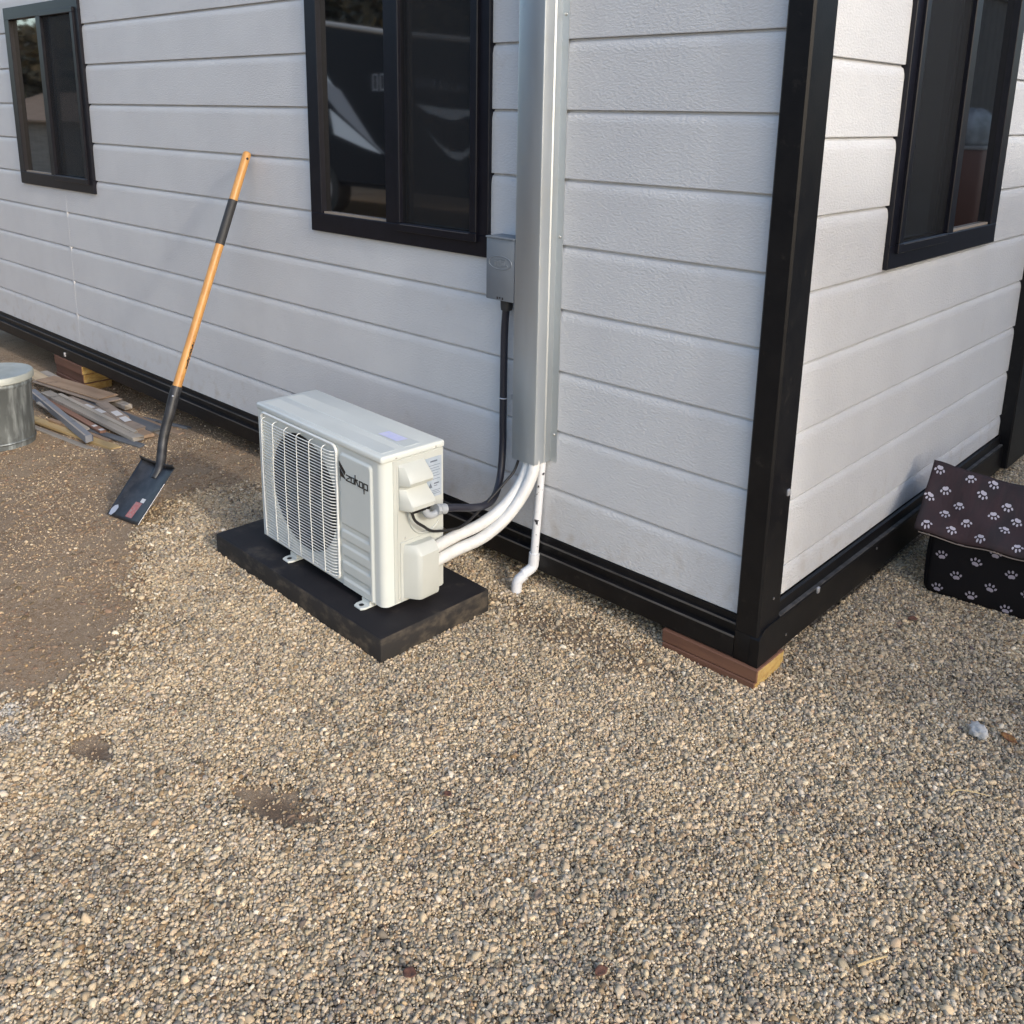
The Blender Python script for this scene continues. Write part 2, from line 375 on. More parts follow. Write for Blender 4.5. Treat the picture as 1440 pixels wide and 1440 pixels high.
def scatter(name, pts, rot, scl, col, label=None):
    n = len(pts)
    me = bpy.data.meshes.new(name); me.vertices.add(n); me.vertices.foreach_set('co', pts.astype(np.float32).ravel())
    for nm, ty, key, arr in (('prot', 'FLOAT_VECTOR', 'vector', rot), ('pscl', 'FLOAT_VECTOR', 'vector', scl), ('stone', 'FLOAT_COLOR', 'color', np.concatenate([col, np.ones((n, 1))], 1))):
        a = me.attributes.new(nm, ty, 'POINT'); a.data.foreach_set(key, arr.astype(np.float32).ravel())
    a = me.attributes.new('pidx', 'INT', 'POINT'); a.data.foreach_set('value', rng.integers(0, 7, n).astype(np.int32))
    o = link(name, me, M_peb); tag(o, kind='stuff')
    ng = bpy.data.node_groups.get('scatter_stones')
    if ng is None:
        ng = bpy.data.node_groups.new('scatter_stones', 'GeometryNodeTree')
        ng.interface.new_socket('Geometry', in_out='INPUT', socket_type='NodeSocketGeometry')
        ng.interface.new_socket('Geometry', in_out='OUTPUT', socket_type='NodeSocketGeometry')
        N = ng.nodes.new; L = ng.links.new
        gi = N('NodeGroupInput'); go = N('NodeGroupOutput'); ip = N('GeometryNodeInstanceOnPoints'); ci = N('GeometryNodeCollectionInfo')
        ci.inputs['Collection'].default_value = pebcol; ci.inputs['Separate Children'].default_value = True; ci.inputs['Reset Children'].default_value = True
        def named(nm, ty):
            q = N('GeometryNodeInputNamedAttribute'); q.data_type = ty; q.inputs['Name'].default_value = nm
            return [s for s in q.outputs if s.name == 'Attribute' and s.enabled][0]
        er = N('FunctionNodeEulerToRotation')
        L(gi.outputs[0], ip.inputs['Points']); L(ci.outputs[0], ip.inputs['Instance']); ip.inputs['Pick Instance'].default_value = True
        L(named('pidx', 'INT'), ip.inputs['Instance Index']); L(named('prot', 'FLOAT_VECTOR'), er.inputs[0]); L(er.outputs[0], ip.inputs['Rotation'])
        L(named('pscl', 'FLOAT_VECTOR'), ip.inputs['Scale']); L(ip.outputs[0], go.inputs[0])
    md = o.modifiers.new('stones', 'NODES'); md.node_group = ng
    return o

PAL = np.array([[.54, .44, .31], [.47, .385, .275], [.60, .52, .40], [.40, .345, .27], [.36, .335, .295], [.29, .265, .23], [.215, .197, .175], [.135, .124, .112], [.30, .215, .145], [.66, .61, .53], [.46, .33, .20]])
PAL = PAL * np.array([1.02, 1.0, .95]); PAL = PAL * .80 + PAL.mean(1, keepdims=True) * np.array([[1.06, 1.0, .90]]) * .22
PW = np.array([.21, .20, .12, .15, .11, .06, .04, .022, .03, .045, .02]); PW = PW / PW.sum()
DARKB = np.array([.6, .65, .55, 1.1, 1.4, 1.7, 1.9, 2.0, 1.2, .55, .65])
def stone_colors(x, y, shade):
    n = len(x); shade = np.clip(shade, -1.5, 1.5); w = PW[None, :] * np.exp(np.log(DARKB)[None, :] * shade[:, None]); w /= w.sum(1, keepdims=True)
    c = np.cumsum(w, 1); i = (rng.random(n)[:, None] > c).sum(1).clip(0, len(PAL) - 1)
    col = PAL[i] * rng.uniform(.82, 1.18, (n, 1)) + rng.normal(0, .005, (n, 3))
    pale = np.exp(-(((x + 1.235) / .10) ** 2 + ((y + 1.42) / .06) ** 2)) * .55 * (vnoise(x, y, 30, 14) > .42)
    col = col * np.array([1.065, 1.0, .905]); col = col + (np.array([.62, .62, .60]) - col) * pale[:, None]
    return np.clip(col, .02, .9)

def in_view(x, y, z, margin=520):
    u, v, w = project(x, y, z)
    return (w > .2) & (u > -margin) & (u < 1440 + margin) & (v > 330) & (v < 1440 + margin * .7)

def blocked(x, y):
    """inside the AC pad or under the house behind the rail"""
    ca, sa = math.cos(R(-1.77)), math.sin(R(-1.77)); dx, dy = x + 1.647, y + .612
    u, v = dx * ca + dy * sa, -dx * sa + dy * ca
    return ((u > .006) & (u < .892) & (v > .006) & (v < .398)) | ((x < -.0) & (y > .35) & (y < 2.1))

def make_gravel():
    P, Rt, Sc, Cl = [], [], [], []
    for layer, (sp, zo, size) in enumerate(((.0070, -.001, .0090), (.0059, .0019, .0075), (.0074, .0042, .0072))):
        gx, gy = np.meshgrid(np.arange(-2.7, 2.5, sp), np.arange(-2.5, 3.1, sp * .87), indexing='ij')
        gx = gx + (np.arange(gx.shape[1]) % 2)[None, :] * sp / 2
        x = (gx + rng.uniform(-.42, .42, gx.shape) * sp).ravel(); y = (gy + rng.uniform(-.42, .42, gy.shape) * sp).ravel()
        z = ground_z(x, y)
        k = in_view(x, y, z) & ~blocked(x, y); x, y, z = x[k], y[k], z[k]
        dens = 1 - soil_mask(x, y)
        dens = np.clip(dens * 1.15 - .06, 0, 1) ** .8
        if layer == 2: dens *= .25 + .6 * sstep(.35, .65, vnoise(x, y, 9, 21))
        k = rng.random(len(x)) < dens; x, y, z = x[k], y[k], z[k]
        n = len(x)
        s = size * np.exp(rng.normal(0, .38, n)); s = np.where(rng.random(n) < .004, s * 1.9, s); s = np.clip(s, .0035, .023)
        shade = (vnoise(x, y, 3.2, 8) - .5) * 3.0 + (vnoise(x, y, 17, 9) - .5) * 4.2 + sstep(-.3, .9, x) * 1.0 - .25  # darker stones toward the right put that side's shade into colour
        P.append(np.stack([x, y, z + zo + rng.uniform(-.002, .002, n)], 1))
        Rt.append(np.stack([rng.normal(0, .45, n), rng.normal(0, .45, n), rng.uniform(0, 6.28, n)], 1))
        Sc.append(np.stack([s * rng.uniform(.9, 1.15, n), s * rng.uniform(.85, 1.1, n), s * rng.uniform(.8, 1.15, n)], 1)); Cl.append(stone_colors(x, y, shade) * (np.array([.60, .55, .48]) if layer == 0 else 1.0))  # bottom layer tinted darker: gap shade and soil coat put into colour
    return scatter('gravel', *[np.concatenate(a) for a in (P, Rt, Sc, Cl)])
gravel = make_gravel()

def make_loose():
    n = 90000
    x = rng.uniform(-4.6, -.2, n); y = rng.uniform(-2.0, .25, n); z = ground_z(x, y)
    sm = soil_mask(x, y)
    k = in_view(x, y, z, 60) & ~blocked(x, y) & (rng.random(n) < sstep(.3, .9, sm) * (.25 + .75 * sstep(.35, .7, vnoise(x, y, 4, 31)))); x, y, z = x[k], y[k], z[k]; n = len(x)
    s = np.clip(.0046 * np.exp(rng.normal(0, .45, n)), .0018, .015)
    c = stone_colors(x, y, rng.normal(-.4, .6, n)) * .9 * np.array([1.0, .95, .90])
    return scatter('loose_pebbles', np.stack([x, y, z + s * .12], 1), np.stack([rng.normal(0, .4, n), rng.normal(0, .4, n), rng.uniform(0, 6.28, n)], 1), np.stack([s, s * .9, s * .9], 1), c)
loose = make_loose()
def make_clods():
    n = 60000
    x = rng.uniform(-4.6, -.3, n); y = rng.uniform(-2.0, .3, n); z = ground_z(x, y); sm = soil_mask(x, y)
    k = in_view(x, y, z, 60) & ~blocked(x, y) & (rng.random(n) < sstep(.25, .8, sm) * sstep(.35, .68, vnoise(x, y, 7, 41))); x, y, z = x[k], y[k], z[k]; n = len(x)
    s = np.clip(.0085 * np.exp(rng.normal(0, .5, n)), .003, .030)
    c = np.array([[.27, .185, .115]]) * rng.uniform(.62, 1.2, (n, 1)) + rng.normal(0, .004, (n, 3))
    return scatter('soil_clods', np.stack([x, y, z - s * .08], 1), np.stack([rng.normal(0, .3, n), rng.normal(0, .3, n), rng.uniform(0, 6.28, n)], 1), np.stack([s * 1.25, s, s * .75], 1), np.clip(c, .02, .6))
clods = make_clods()

# ---------------------------------------------------------------- house
H = .186; Z1 = .1488
house = thing('modular_house', 'white lap sided modular house with black steel corner post and black framed windows', 'house')
ROOF = 2.42
WR = (-1.892, -.978, 1.009, 1.944)     # window openings: x0,x1,z0,z1
WL = (-4.690, -3.742, 1.012, 1.945)
WE = (.572, 1.512, 1.030, 1.962)       # on the end wall (y0,y1)
def board_mesh(axis, a0, a1, z0, z1, off, top=True):
    """one siding board: flat face, rolled top edge that tucks under the board above. axis 'x': long wall facing -y; 'y': end wall facing +x"""
    prof = [(.013, z0), (0.0008, z0), (0, z0 + .0015)]
    if top:
        prof += [(0, z1 - .033), (.0004, z1 - .028), (.0012, z1 - .022), (.0029, z1 - .0150), (.0050, z1 - .0090), (.0082, z1 - .0072), (.0105, z1 - .0055), (.0120, z1 - .0006)]
    else: prof += [(0, z1 - .002), (.013, z1 - .001)]
    v = []; n = len(prof)
    for a in (a0, a1):
        for d, z in prof:
            v.append((a, off + d, z) if axis == 'x' else (off - d, a, z))
    f = [(i, i + 1, n + i + 1, n + i) for i in range(n - 1)]
    if axis == 'x': f = [q[::-1] for q in f]
    f += [tuple(range(n))[::-1] if axis == 'x' else tuple(range(n)), tuple(range(n, 2 * n)) if axis == 'x' else tuple(range(n, 2 * n))[::-1]]
    return v, f
def boards(axis, zs, spans, win_list, off):
    for z0, z1 in zip(zs, zs[1:]):
        for (a0, a1) in spans:
            segs = [(a0, a1, z0, z1, True)]
            for (w0, w1, wz0, wz1) in win_list:
                ns = []
                for (s0, s1, p0, p1, tp) in segs:
                    if w1 <= s0 or w0 >= s1 or wz1 <= p0 + 1e-4 or wz0 >= p1 - 1e-4: ns.append((s0, s1, p0, p1, tp)); continue
                    if s0 < w0 - .001: ns.append((s0, w0, p0, p1, tp))
                    if w1 + .001 < s1: ns.append((w1, s1, p0, p1, tp))
                    m0, m1 = max(s0, w0), min(s1, w1)
                    if p0 < wz0 - .004: ns.append((m0, m1, p0, wz0, False))
                    if p1 > wz1 + .004: ns.append((m0, m1, wz1, p1, tp))
                segs = ns
            for (s0, s1, p0, p1, tp) in segs:
                v, f = board_mesh(axis, s0, s1, p0, p1, off, tp)
                o = pyd('siding_board', v, f, M_siding, house)
zs_long = [.168] + [Z1 + H * k for k in range(1, 13)]
zs_end = [.192] + [Z1 - .055 + H * k for k in range(1, 13)]
JX = -4.142
def inset(w): return (w[0] + .012, w[1] - .012, w[2] + .012, w[3] - .012)
boards('x', zs_long, [(-5.86, JX - .011), (JX + .011, -.036)], [inset(WR), inset(WL)], 0.0)
boards('y', zs_end, [(.07, 2.0)], [inset(WE)], 0.0)
# joint strip between the two panels, cut at the window
for z0, z1 in ((.169, WL[2] + .01), (WL[3] - .01, ROOF - .06)):
    bm = bmesh.new(); prism(bm, [(JX - .0125, .012), (JX - .0125, .0005), (JX - .009, -.0006), (JX + .0095, -.0006), (JX + .0112, .0004), (JX + .012, .012)], 'z', z0, z1)
    from_bm('joint_strip', bm, M_siding, house)
# core and interior darkness behind the boards
box('wall_core', -5.85, -.02, .017, 2.16, .17, ROOF - .05, M_dark, house)
# corner posts
bm = bmesh.new(); prism(bm, [(-.045, .05), (-.045, -.018), (-.041, -.021), (.016, -.021), (.0215, -.0155), (.0215, .087), (.018, .09), (-.03, .09)], 'z', .135, ROOF)
from_bm('corner_post', bm, M_black, house)
bm = bmesh.new(); prism(bm, [(-.01, 1.997), (.045, 1.997), (.05, 2.002), (.05, 2.33), (-.01, 2.33)], 'z', .055, ROOF)
from_bm('corner_post', bm, M_black, house)
box('corner_post', -5.92, -5.86, -.02, .08, .055, ROOF, M_black, house, .003)
# bottom rails: stepped channel on the long side
bm = bmesh.new()
prism(bm, [(.06, .1665), (-.004, .1665), (-.006, .150), (-.0135, .1485), (-.0135, .1425), (-.008, .1405), (-.008, .116), (-.0195, .1135), (-.0205, .109), (-.0205, .054), (-.018, .051), (.06, .051)], 'x', -5.86, -.046)
from_bm('bottom_rail', bm, M_black, house)
M_lip = mat('dusty_lip_highlight', (.045, .042, .040), .6, col2=(.10, .094, .088), nscale=30, stretch=(.2, 1, 1))  # added ledge strips: caught light painted in pale grey, along with dust
box('rail_lip_highlight', -5.86, -.0465, -.0148, -.0128, .1437, .1490, M_lip, house)
box('rail_lip_highlight', -5.86, -.0465, -.0216, -.0190, .1090, .1142, M_lip, house)
box('rail_lip_highlight', .0125, .0242, .0915, 1.995, .1537, .1562, M_lip, house)
# end rail with a rounded top corner at the arris
bm = bmesh.new()
prism(bm, [(.004, .05), (.0245, .05), (.0265, .053), (.0265, .150), (.0245, .1535), (.012, .1535), (.012, .1875), (.004, .1905)], 'y', .0905, 1.996)
from_bm('bottom_rail', bm, M_black, house)
bm = bmesh.new()
A = [(-.0215, .05), (.0903, .05), (.0903, .1535), (.02, .1535), (.0, .150), (-.012, .141), (-.0205, .128)]
prism(bm, A, 'x', .0, .0268); from_bm('corner_plate', bm, M_black, house)
box('corner_foot', -.045, -.0002, -.0208, .06, .05, .134, M_black, house, .002)
for P in ((.0275, .308, .15), (.0228, .072, .514)):
    o = box('rail_fixing', P[0] - .004, P[0] + .004, P[1] - .007, P[1] + .007, P[2] - .009, P[2] + .009, M_bare, house, .003)
for P in ((.0232, .045, .225), (.0272, .13, .085), (.0272, .72, .135), (.0272, 1.25, .14)):
    box('rail_fixing', P[0] - .002, P[0] + .0015, P[1] - .0035, P[1] + .0035, P[2] - .0035, P[2] + .0035, M_lip, house, .0012)
o = box('rail_fixing', -4.315, -4.300, -.027, -.019, .066, .09, M_bare, house, .002)
box('floor_deck', -5.9, -.001, .062, 2.2, .06, .16, M_black, house)
box('roof', -5.95, .05, -.05, 2.36, ROOF + .001, ROOF + .12, M_black, house, .01)

def window(parent, loc, rotz, w, h, sash_right=True):
    """sliding window facing local -y, origin at the lower left outer corner"""
    root = bpy.data.objects.new('window', None); COL.objects.link(root); root.parent = parent; root.location = loc; root.rotation_euler = (0, 0, rotz)
    fx = (lambda a, b: (a, b)) if sash_right else (lambda a, b: (w - b, w - a))
    def part(name, x0, x1, y0, y1, z0, z1, m, bev=.0015):
        a, b = fx(x0, x1); return box(name, a, b, y0, y1, z0, z1, m, root, bev, 1)
    fl, fr, fb, ft = .066, .046, .066, .062
    # outer frame ring in one mesh
    bm = bmesh.new()
    for x0, x1, z0, z1 in ((0, w, 0, fb), (0, w, h - ft, h), (0, fl, fb, h - ft), (w - fr, w, fb, h - ft)):
        a, b = fx(x0, x1); bbox(bm, a, b, -.014, .03, z0, z1, .0015, 1)
    from_bm('frame', bm, M_frame, root)
    mx = .428
    part('mullion', mx, mx + .072, -.012, .026, fb, h - ft, M_frame)
    part('glazing_bead', fl + .004, mx - .002, -.006, .006, fb + .0005, fb + .0075, M_bead, 0)
    a, b = fx(fl, mx); box('pane', a, b, .008, .0135, fb, h - ft, M_glass, root)
    # sash frame, proud of the outer frame
    s0, s1 = mx + .068, w - fr + .004
    bm = bmesh.new()
    for x0, x1, z0, z1 in ((s0, s1, fb - .022, fb + .006), (s0, s1, h - ft - .006, h - ft + .018), (s0, s0 + .018, fb + .006, h - ft - .006), (s1 - .030, s1, fb + .006, h - ft - .006)):
        a, b = fx(x0, x1); bbox(bm, a, b, -.024, -.002, z0, z1, .002, 1)
    sash = from_bm('sash', bm, M_frame, root)
    a, b = fx(s0 + .018, s1 - .030)
    box('insect_screen', a, b, -.0095, -.009, fb + .006, h - ft - .006, M_screen, sash)
    box('pane', a, b, .008, .0135, fb + .006, h - ft - .006, M_glass, sash)
    lo, hi = fx(s0 + .02, s1 - .032)
    box('sash_bead', lo, hi, -.0255, -.0245, fb + .0005, fb + .003, M_sashlip, sash)
    return root
def screen_mat():
    m = bpy.data.materials.new('insect_screen'); m.use_nodes = True; nt = m.node_tree; L = nt.links.new
    b = nt.nodes['Principled BSDF']; b.inputs['Base Color'].default_value = (.012, .012, .013, 1); b.inputs['Roughness'].default_value = .7
    t = nt.nodes.new('ShaderNodeBsdfTransparent'); mx = nt.nodes.new('ShaderNodeMixShader'); mx.inputs[0].default_value = .36
    L(t.outputs[0], mx.inputs[1]); L(b.outputs[0], mx.inputs[2]); L(mx.outputs[0], nt.nodes['Material Output'].inputs[0]); return m
M_screen = screen_mat(); M_sashlip = mat('sash_lip', (.07, .07, .08), .35)
window(house, (WR[0], 0, WR[2]), 0, WR[1] - WR[0], WR[3] - WR[2])
window(house, (WL[0], 0, WL[2]), 0, WL[1] - WL[0], WL[3] - WL[2])
window(house, (0, WE[0], WE[2]), math.pi / 2, WE[1] - WE[0], WE[3] - WE[2], sash_right=False)

# support planks under the corner and under the long wall
def plank(label, x0, x1, y0, y1, z0, z1, rot=0., group='treated planks under the house'):
    bm = bmesh.new(); cx, cy = (x0 + x1) / 2, (y0 + y1) / 2
    bbox(bm, x0 - cx, x1 - cx, y0 - cy, y1 - cy, 0, z1 - z0, .0025, 1)
    o = from_bm('support_plank', bm, [M_redwood, M_endgrain]); o.location = (cx, cy, z0); o.rotation_euler = (0, 0, rot)
    for p in o.data.polygons:
        if abs(p.normal.x) > .8: p.material_index = 1
    return tag(o, label, 'plank', group)
plank('upper red brown plank with yellow end grain under the black corner post', -.262, .034, -.03, .115, .0125, .0495)
plank('lower red brown plank with yellow end grain pressed into gravel under the corner', -.258, .030, -.034, .112, -.028, .012)
for k, (lab, dx, dy) in enumerate((('bottom plank of the red brown stack beside the scrap wood', .0, .0), ('middle plank of the red brown stack beside the scrap wood', -.006, .006), ('top plank of the red brown stack touching the black rail', .004, -.003))):
    zb = -.105 + k * .052
    plank(lab, -4.47 + dx, -4.10 + dx, -.02 + dy, .14 + dy, zb, zb + .0505)

# ---------------------------------------------------------------- pad and air conditioner
PADR = R(-1.77)
pad = thing('equipment_pad', 'flat black rectangular pad under the white air conditioner', 'equipment pad', (-1.647, -.612, 0), PADR)
bm = bmesh.new(); bbox(bm, 0, .898, 0, .404, -.03, .07, .008, 2)
o = from_bm('slab', bm, [M_pad, M_padside], pad, auto=R(40))
for p in o.data.polygons:
    if p.normal.z < .5: p.material_index = 1

ZP = .0705
ACR = math.atan2(-.04963294, .99876753)
ac = thing('air_conditioner', 'white outdoor air conditioner unit with round fan behind wire grille', 'air conditioner', (-1.490, -.5225, ZP), ACR)
W, D, ZB, ZT = .655, .214, .020, .4525
def zz(a): return a - ZP
# front sheet with a round fan opening, shell behind it
FC, FRAD = (.236, zz(.306)), .188
NSEG = 64
bm = bmesh.new()
cx, cz = FC
def on_rect(a, x0, x1, z0, z1):
    dx, dz = math.cos(a), math.sin(a)
    t = min([((x1 - cx) / dx if dx > 0 else (x0 - cx) / dx) if abs(dx) > 1e-9 else 9, ((z1 - cz) / dz if dz > 0 else (z0 - cz) / dz) if abs(dz) > 1e-9 else 9])
    return cx + dx * t, cz + dz * t
xr = .4535
angs = sorted([2 * math.pi * k / NSEG for k in range(NSEG)] + [math.atan2(z - cz, x - cx) % (2 * math.pi) for x in (0.0, xr) for z in (ZB, ZT)])
outer = [bm.verts.new((on_rect(a, 0, xr, ZB, ZT)[0], 0, on_rect(a, 0, xr, ZB, ZT)[1])) for a in angs]
rim = [bm.verts.new((cx + math.cos(a) * (FRAD + .012), 0, cz + math.sin(a) * (FRAD + .012))) for a in angs]
lip = [bm.verts.new((cx + math.cos(a) * FRAD, .006, cz + math.sin(a) * FRAD)) for a in angs]
bot = [bm.verts.new((cx + math.cos(a) * FRAD * .99, .016, cz + math.sin(a) * FRAD * .99)) for a in angs]
n = len(angs)
for A, B in ((outer, rim), (rim, lip), (lip, bot)):
    for k in range(n): bm.faces.new((A[k], A[(k + 1) % n], B[(k + 1) % n], B[k]))
o = from_bm('front_sheet', bm, M_white, ac, auto=R(35))
# cabinet shell with rounded front right corner
def arc(c, r, a0, a1, n): return [(c[0] + r * math.cos(a0 + (a1 - a0) * k / n), c[1] + r * math.sin(a0 + (a1 - a0) * k / n)) for k in range(n + 1)]
shell = [(xr, 0.0)] + arc((W - .022, .022), .022, -math.pi / 2, 0, 6) + arc((W - .006, D - .006), .006, 0, math.pi / 2, 3) + arc((.006, D - .006), .006, math.pi / 2, math.pi, 3) + [(0, 0.0)]
bm = bmesh.new()
lo = [bm.verts.new((x, y, ZB)) for x, y in shell]; hi = [bm.verts.new((x, y, ZT)) for x, y in shell]
for k in range(len(shell) - 1): bm.faces.new((lo[k], lo[k + 1], hi[k + 1], hi[k]))
bm.faces.new(lo)
from_bm('cabinet', bm, M_white, ac, auto=R(30))
# the right hand side cover is creamier plastic/painted sheet
bm = bmesh.new(); prism(bm, [(.036, ZB + .004), (.036, ZT - .002), (D - .001, ZT - .002), (D - .001, ZB + .004)], 'x', W - .001, W + .0022)
bmesh.ops.bevel(bm, geom=list(bm.edges), offset=.001, segments=1, affect='EDGES')
side = from_bm('side_cover', bm, M_cream, ac)
bm = bmesh.new(); prism(bm, [(.0475, ZB + .012), (.0475, ZT - .02), (.0495, ZT - .02), (.0495, ZB + .012)], 'x', W + .0016, W + .0038); from_bm('side_seam', bm, M_cream, side)
# fan
fan = bpy.data.objects.new('fan', None); COL.objects.link(fan); fan.parent = ac; fan.location = (cx, .052, cz)
bm = bmesh.new(); bmesh.ops.create_circle(bm, cap_ends=True, segments=40, radius=FRAD * .972, matrix=Matrix.Translation((0, .024, 0)) @ Matrix.Rotation(math.pi / 2, 4, 'X')); from_bm('coil_backing', bm, M_fan, fan)
bm = bmesh.new()
rings = [[bm.verts.new((FRAD * k * math.cos(2 * math.pi * q / 48), y, FRAD * k * math.sin(2 * math.pi * q / 48))) for q in range(48)] for k, y in ((.9895, -.0355), (.985, .0), (.974, .024))]
for A, B in zip(rings, rings[1:]):
    for q in range(48): bm.faces.new((A[q], A[(q + 1) % 48], B[(q + 1) % 48], B[q]))
from_bm('shroud', bm, M_fan, fan, True)
bm = bmesh.new(); bmesh.ops.create_cone(bm, cap_ends=True, segments=28, radius1=.042, radius2=.036, depth=.03, matrix=Matrix.Translation((0, -.012, 0)) @ Matrix.Rotation(math.pi / 2, 4, 'X')); from_bm('hub', bm, M_fan, fan, auto=R(40))
blade_me = None
for k in range(3):
    if blade_me is None:
        v, f = [], []; nu, nv = 7, 9
        for i in range(nu):
            for j in range(nv):
                r = .038 + (FRAD * .93 - .038) * i / (nu - 1); sw = R(64 + 18 * i / (nu - 1)); a = -sw / 2 + sw * j / (nv - 1) - R(14) * i / (nu - 1)
                y = -.018 + .034 * j / (nv - 1) + .006 * math.sin(math.pi * j / (nv - 1))
                v.append((r * math.cos(a), y, r * math.sin(a)))
        for i in range(nu - 1):
            for j in range(nv - 1): f.append((i * nv + j, (i + 1) * nv + j, (i + 1) * nv + j + 1, i * nv + j + 1))
        b0 = pyd('blade', v, f, mat('fan_blade', (.040, .042, .046), .4), fan, True); blade_me = b0
    else: b0 = copy_to(blade_me, 'blade', fan)
    b0.rotation_euler = (0, R(120 * k + 20), 0)
# guard: frame plus single wires
g0, g1, gz0, gz1 = .034, .436, zz(.110), zz(.512)
PR = -.016
def rrect(x0, x1, z0, z1, r, y, n=6):
    out = []
    for (px, pz, a) in ((x1 - r, z1 - r, 0), (x0 + r, z1 - r, 90), (x0 + r, z0 + r, 180), (x1 - r, z0 + r, 270)):
        out += [(px + r * math.cos(R(a + 90 * k / n)), y, pz + r * math.sin(R(a + 90 * k / n))) for k in range(n + 1)]
    return out + [out[0]]
bm = bmesh.new(); tube(bm, rrect(g0 - .008, g1 + .008, gz0 - .008, gz1 + .006, .02, -.004), .0046, 8, cap=False)
guard = from_bm('fan_guard', bm, M_wire, ac, auto=R(60))
NW = 41; base = None
for k in range(NW):
    z = gz0 + .003 + (gz1 - gz0 - .016) * k / (NW - 1)
    if base is None:
        r_ = .016; path = [(g0 - .004, -.002, 0), (g0 - .001, PR * .55, 0), (g0 + .006, PR * .88, 0), (g0 + .016, PR, 0), (.24, PR - .003, 0), (g1 - .022, PR, 0), (g1 - .008, PR * .86, 0), (g1, PR * .5, 0), (g1 + .003, -.002, 0)]
        base = tubeobj('grille_wire', path, .00155, M_wire, guard, 6); base.location = (0, 0, z)
    else: copy_to(base, 'grille_wire', guard, (0, 0, z))
vb = None
for xv in (.052, .118, .186, .255, .323, .390):
    if vb is None:
        path = [(0, -.001, gz0 - .003), (0, PR * .7, gz0 - .002), (0, PR - .0025, gz0 + .003), (0, PR - .0030, gz0 + .02), (0, PR - .0055, (gz0 + gz1) / 2), (0, PR - .0030, gz1 - .022), (0, PR - .0025, gz1 - .011), (0, PR * .7, gz1 - .006), (0, -.001, gz1 - .005)]
        vb = tubeobj('grille_wire', path, .0014, M_wire, guard, 6); vb.location = (xv, 0, 0)
    else: copy_to(vb, 'grille_wire', guard, (xv, 0, 0))
# lid
bm = bmesh.new(); bbox(bm, -.004, W + .0045, -.0045, D + .004, ZT - .002, zz(.5425), .007, 3)
lid = from_bm('top_cover', bm, M_white, ac, auto=R(40))
bm = bmesh.new()
for a, b in ((.016, .066), (.094, .150)): bbox(bm, .02, W - .02, a, b, zz(.5425) - .002, zz(.5425) + .0008, .0006, 1)
from_bm('top_rib', bm, M_white, lid)
v = [(.497, .104, zz(.5442)), (.585, .104, zz(.5442)), (.590, .141, zz(.5442)), (.500, .141, zz(.5442))]
pyd('sticker', v, [(0, 1, 2, 3)], M_stick, lid)
# embossed front panel as a height field
nxp, nzp = 56, 130; px0, px1, pz0, pz1 = .4545, .6165, ZB + .004, zz(.5075)
gx_, gz_ = np.meshgrid(np.linspace(px0, px1, nxp), np.linspace(pz0, pz1, nzp), indexing='ij')
rr = .016
qx = np.maximum(np.maximum(px0 + .002 + rr - gx_, gx_ - (px1 - .002 - rr)), 0); qz = np.maximum(gz_ - (pz1 - .002 - rr), 0)
edge = rr - np.sqrt(qx ** 2 + qz ** 2)
hgt = .0055 * sstep(0, .007, edge)
for zc in (.279, .231, .180, .126):
    c = zz(zc); dx = np.maximum(np.maximum(.462 - gx_, gx_ - .594), 0); dz = np.abs(gz_ - c) - .0075
    dd = np.sqrt(dx ** 2 + np.maximum(dz, 0) ** 2)
    hgt -= .0042 * sstep(.0045, 0, dd)
v = np.stack([gx_, -.0005 - hgt, gz_], -1).reshape(-1, 3); I = np.arange(nxp * nzp).reshape(nxp, nzp)
f = np.stack([I[:-1, :-1], I[1:, :-1], I[1:, 1:], I[:-1, 1:]], -1).reshape(-1, 4)
front = pyd('front_panel', v.tolist(), f.tolist(), M_white, ac, True)
# logo: arrow emblem and the word zokop in squared strokes
LY = -.0064; LT = .0011
bm = bmesh.new()
def flat(poly): prism(bm, [(x, zz(z)) for x, z in poly], 'y', LY - LT, LY + .0006)
flat([(.4612, .4795), (.4915, .4530), (.4865, .4430), (.4625, .4650)])
flat([(.4628, .4600), (.4925, .4315), (.4700, .4350), (.4640, .4420)])
flat([(.4642, .4385), (.4662, .4335), (.4642, .4190)])
T = .0030
def stroke(x0, z0, x1, z1, t=T):
    d = Vector((x1 - x0, z1 - z0)).normalized(); nrm = Vector((-d.y, d.x)) * t / 2; e = d * t / 2 * .9
    p = [Vector((x0, z0)) - e + nrm, Vector((x0, z0)) - e - nrm, Vector((x1, z1)) + e - nrm, Vector((x1, z1)) + e + nrm]
    flat([(a.x, a.y) for a in p])
zl, zh = .4300, .4460
def ring(x0, x1): stroke(x0, zl, x1, zl); stroke(x0, zh, x1, zh); stroke(x0, zl + T, x0, zh - T); stroke(x1, zl + T, x1, zh - T)
stroke(.4955, zh, .5140, zh); stroke(.5130, zh - T, .4965, zl + T); stroke(.4955, zl, .5140, zl)                     # z
ring(.5190, .5330)                                                                                                 # o
stroke(.5388, zl, .5388, .4570); stroke(.5425, zh, .5500, zh); stroke(.5435, zh - T * .9, .5535, zl)                         # k
ring(.5590, .5740)                                                                                                 # o
stroke(.5800, zh, .5975, zh); stroke(.5975, zl + T, .5975, zh - T); stroke(.5840, zl, .5975, zl); stroke(.5800, .4160, .5800, zh - T)   # p
from_bm('logo', bm, M_ink, front)
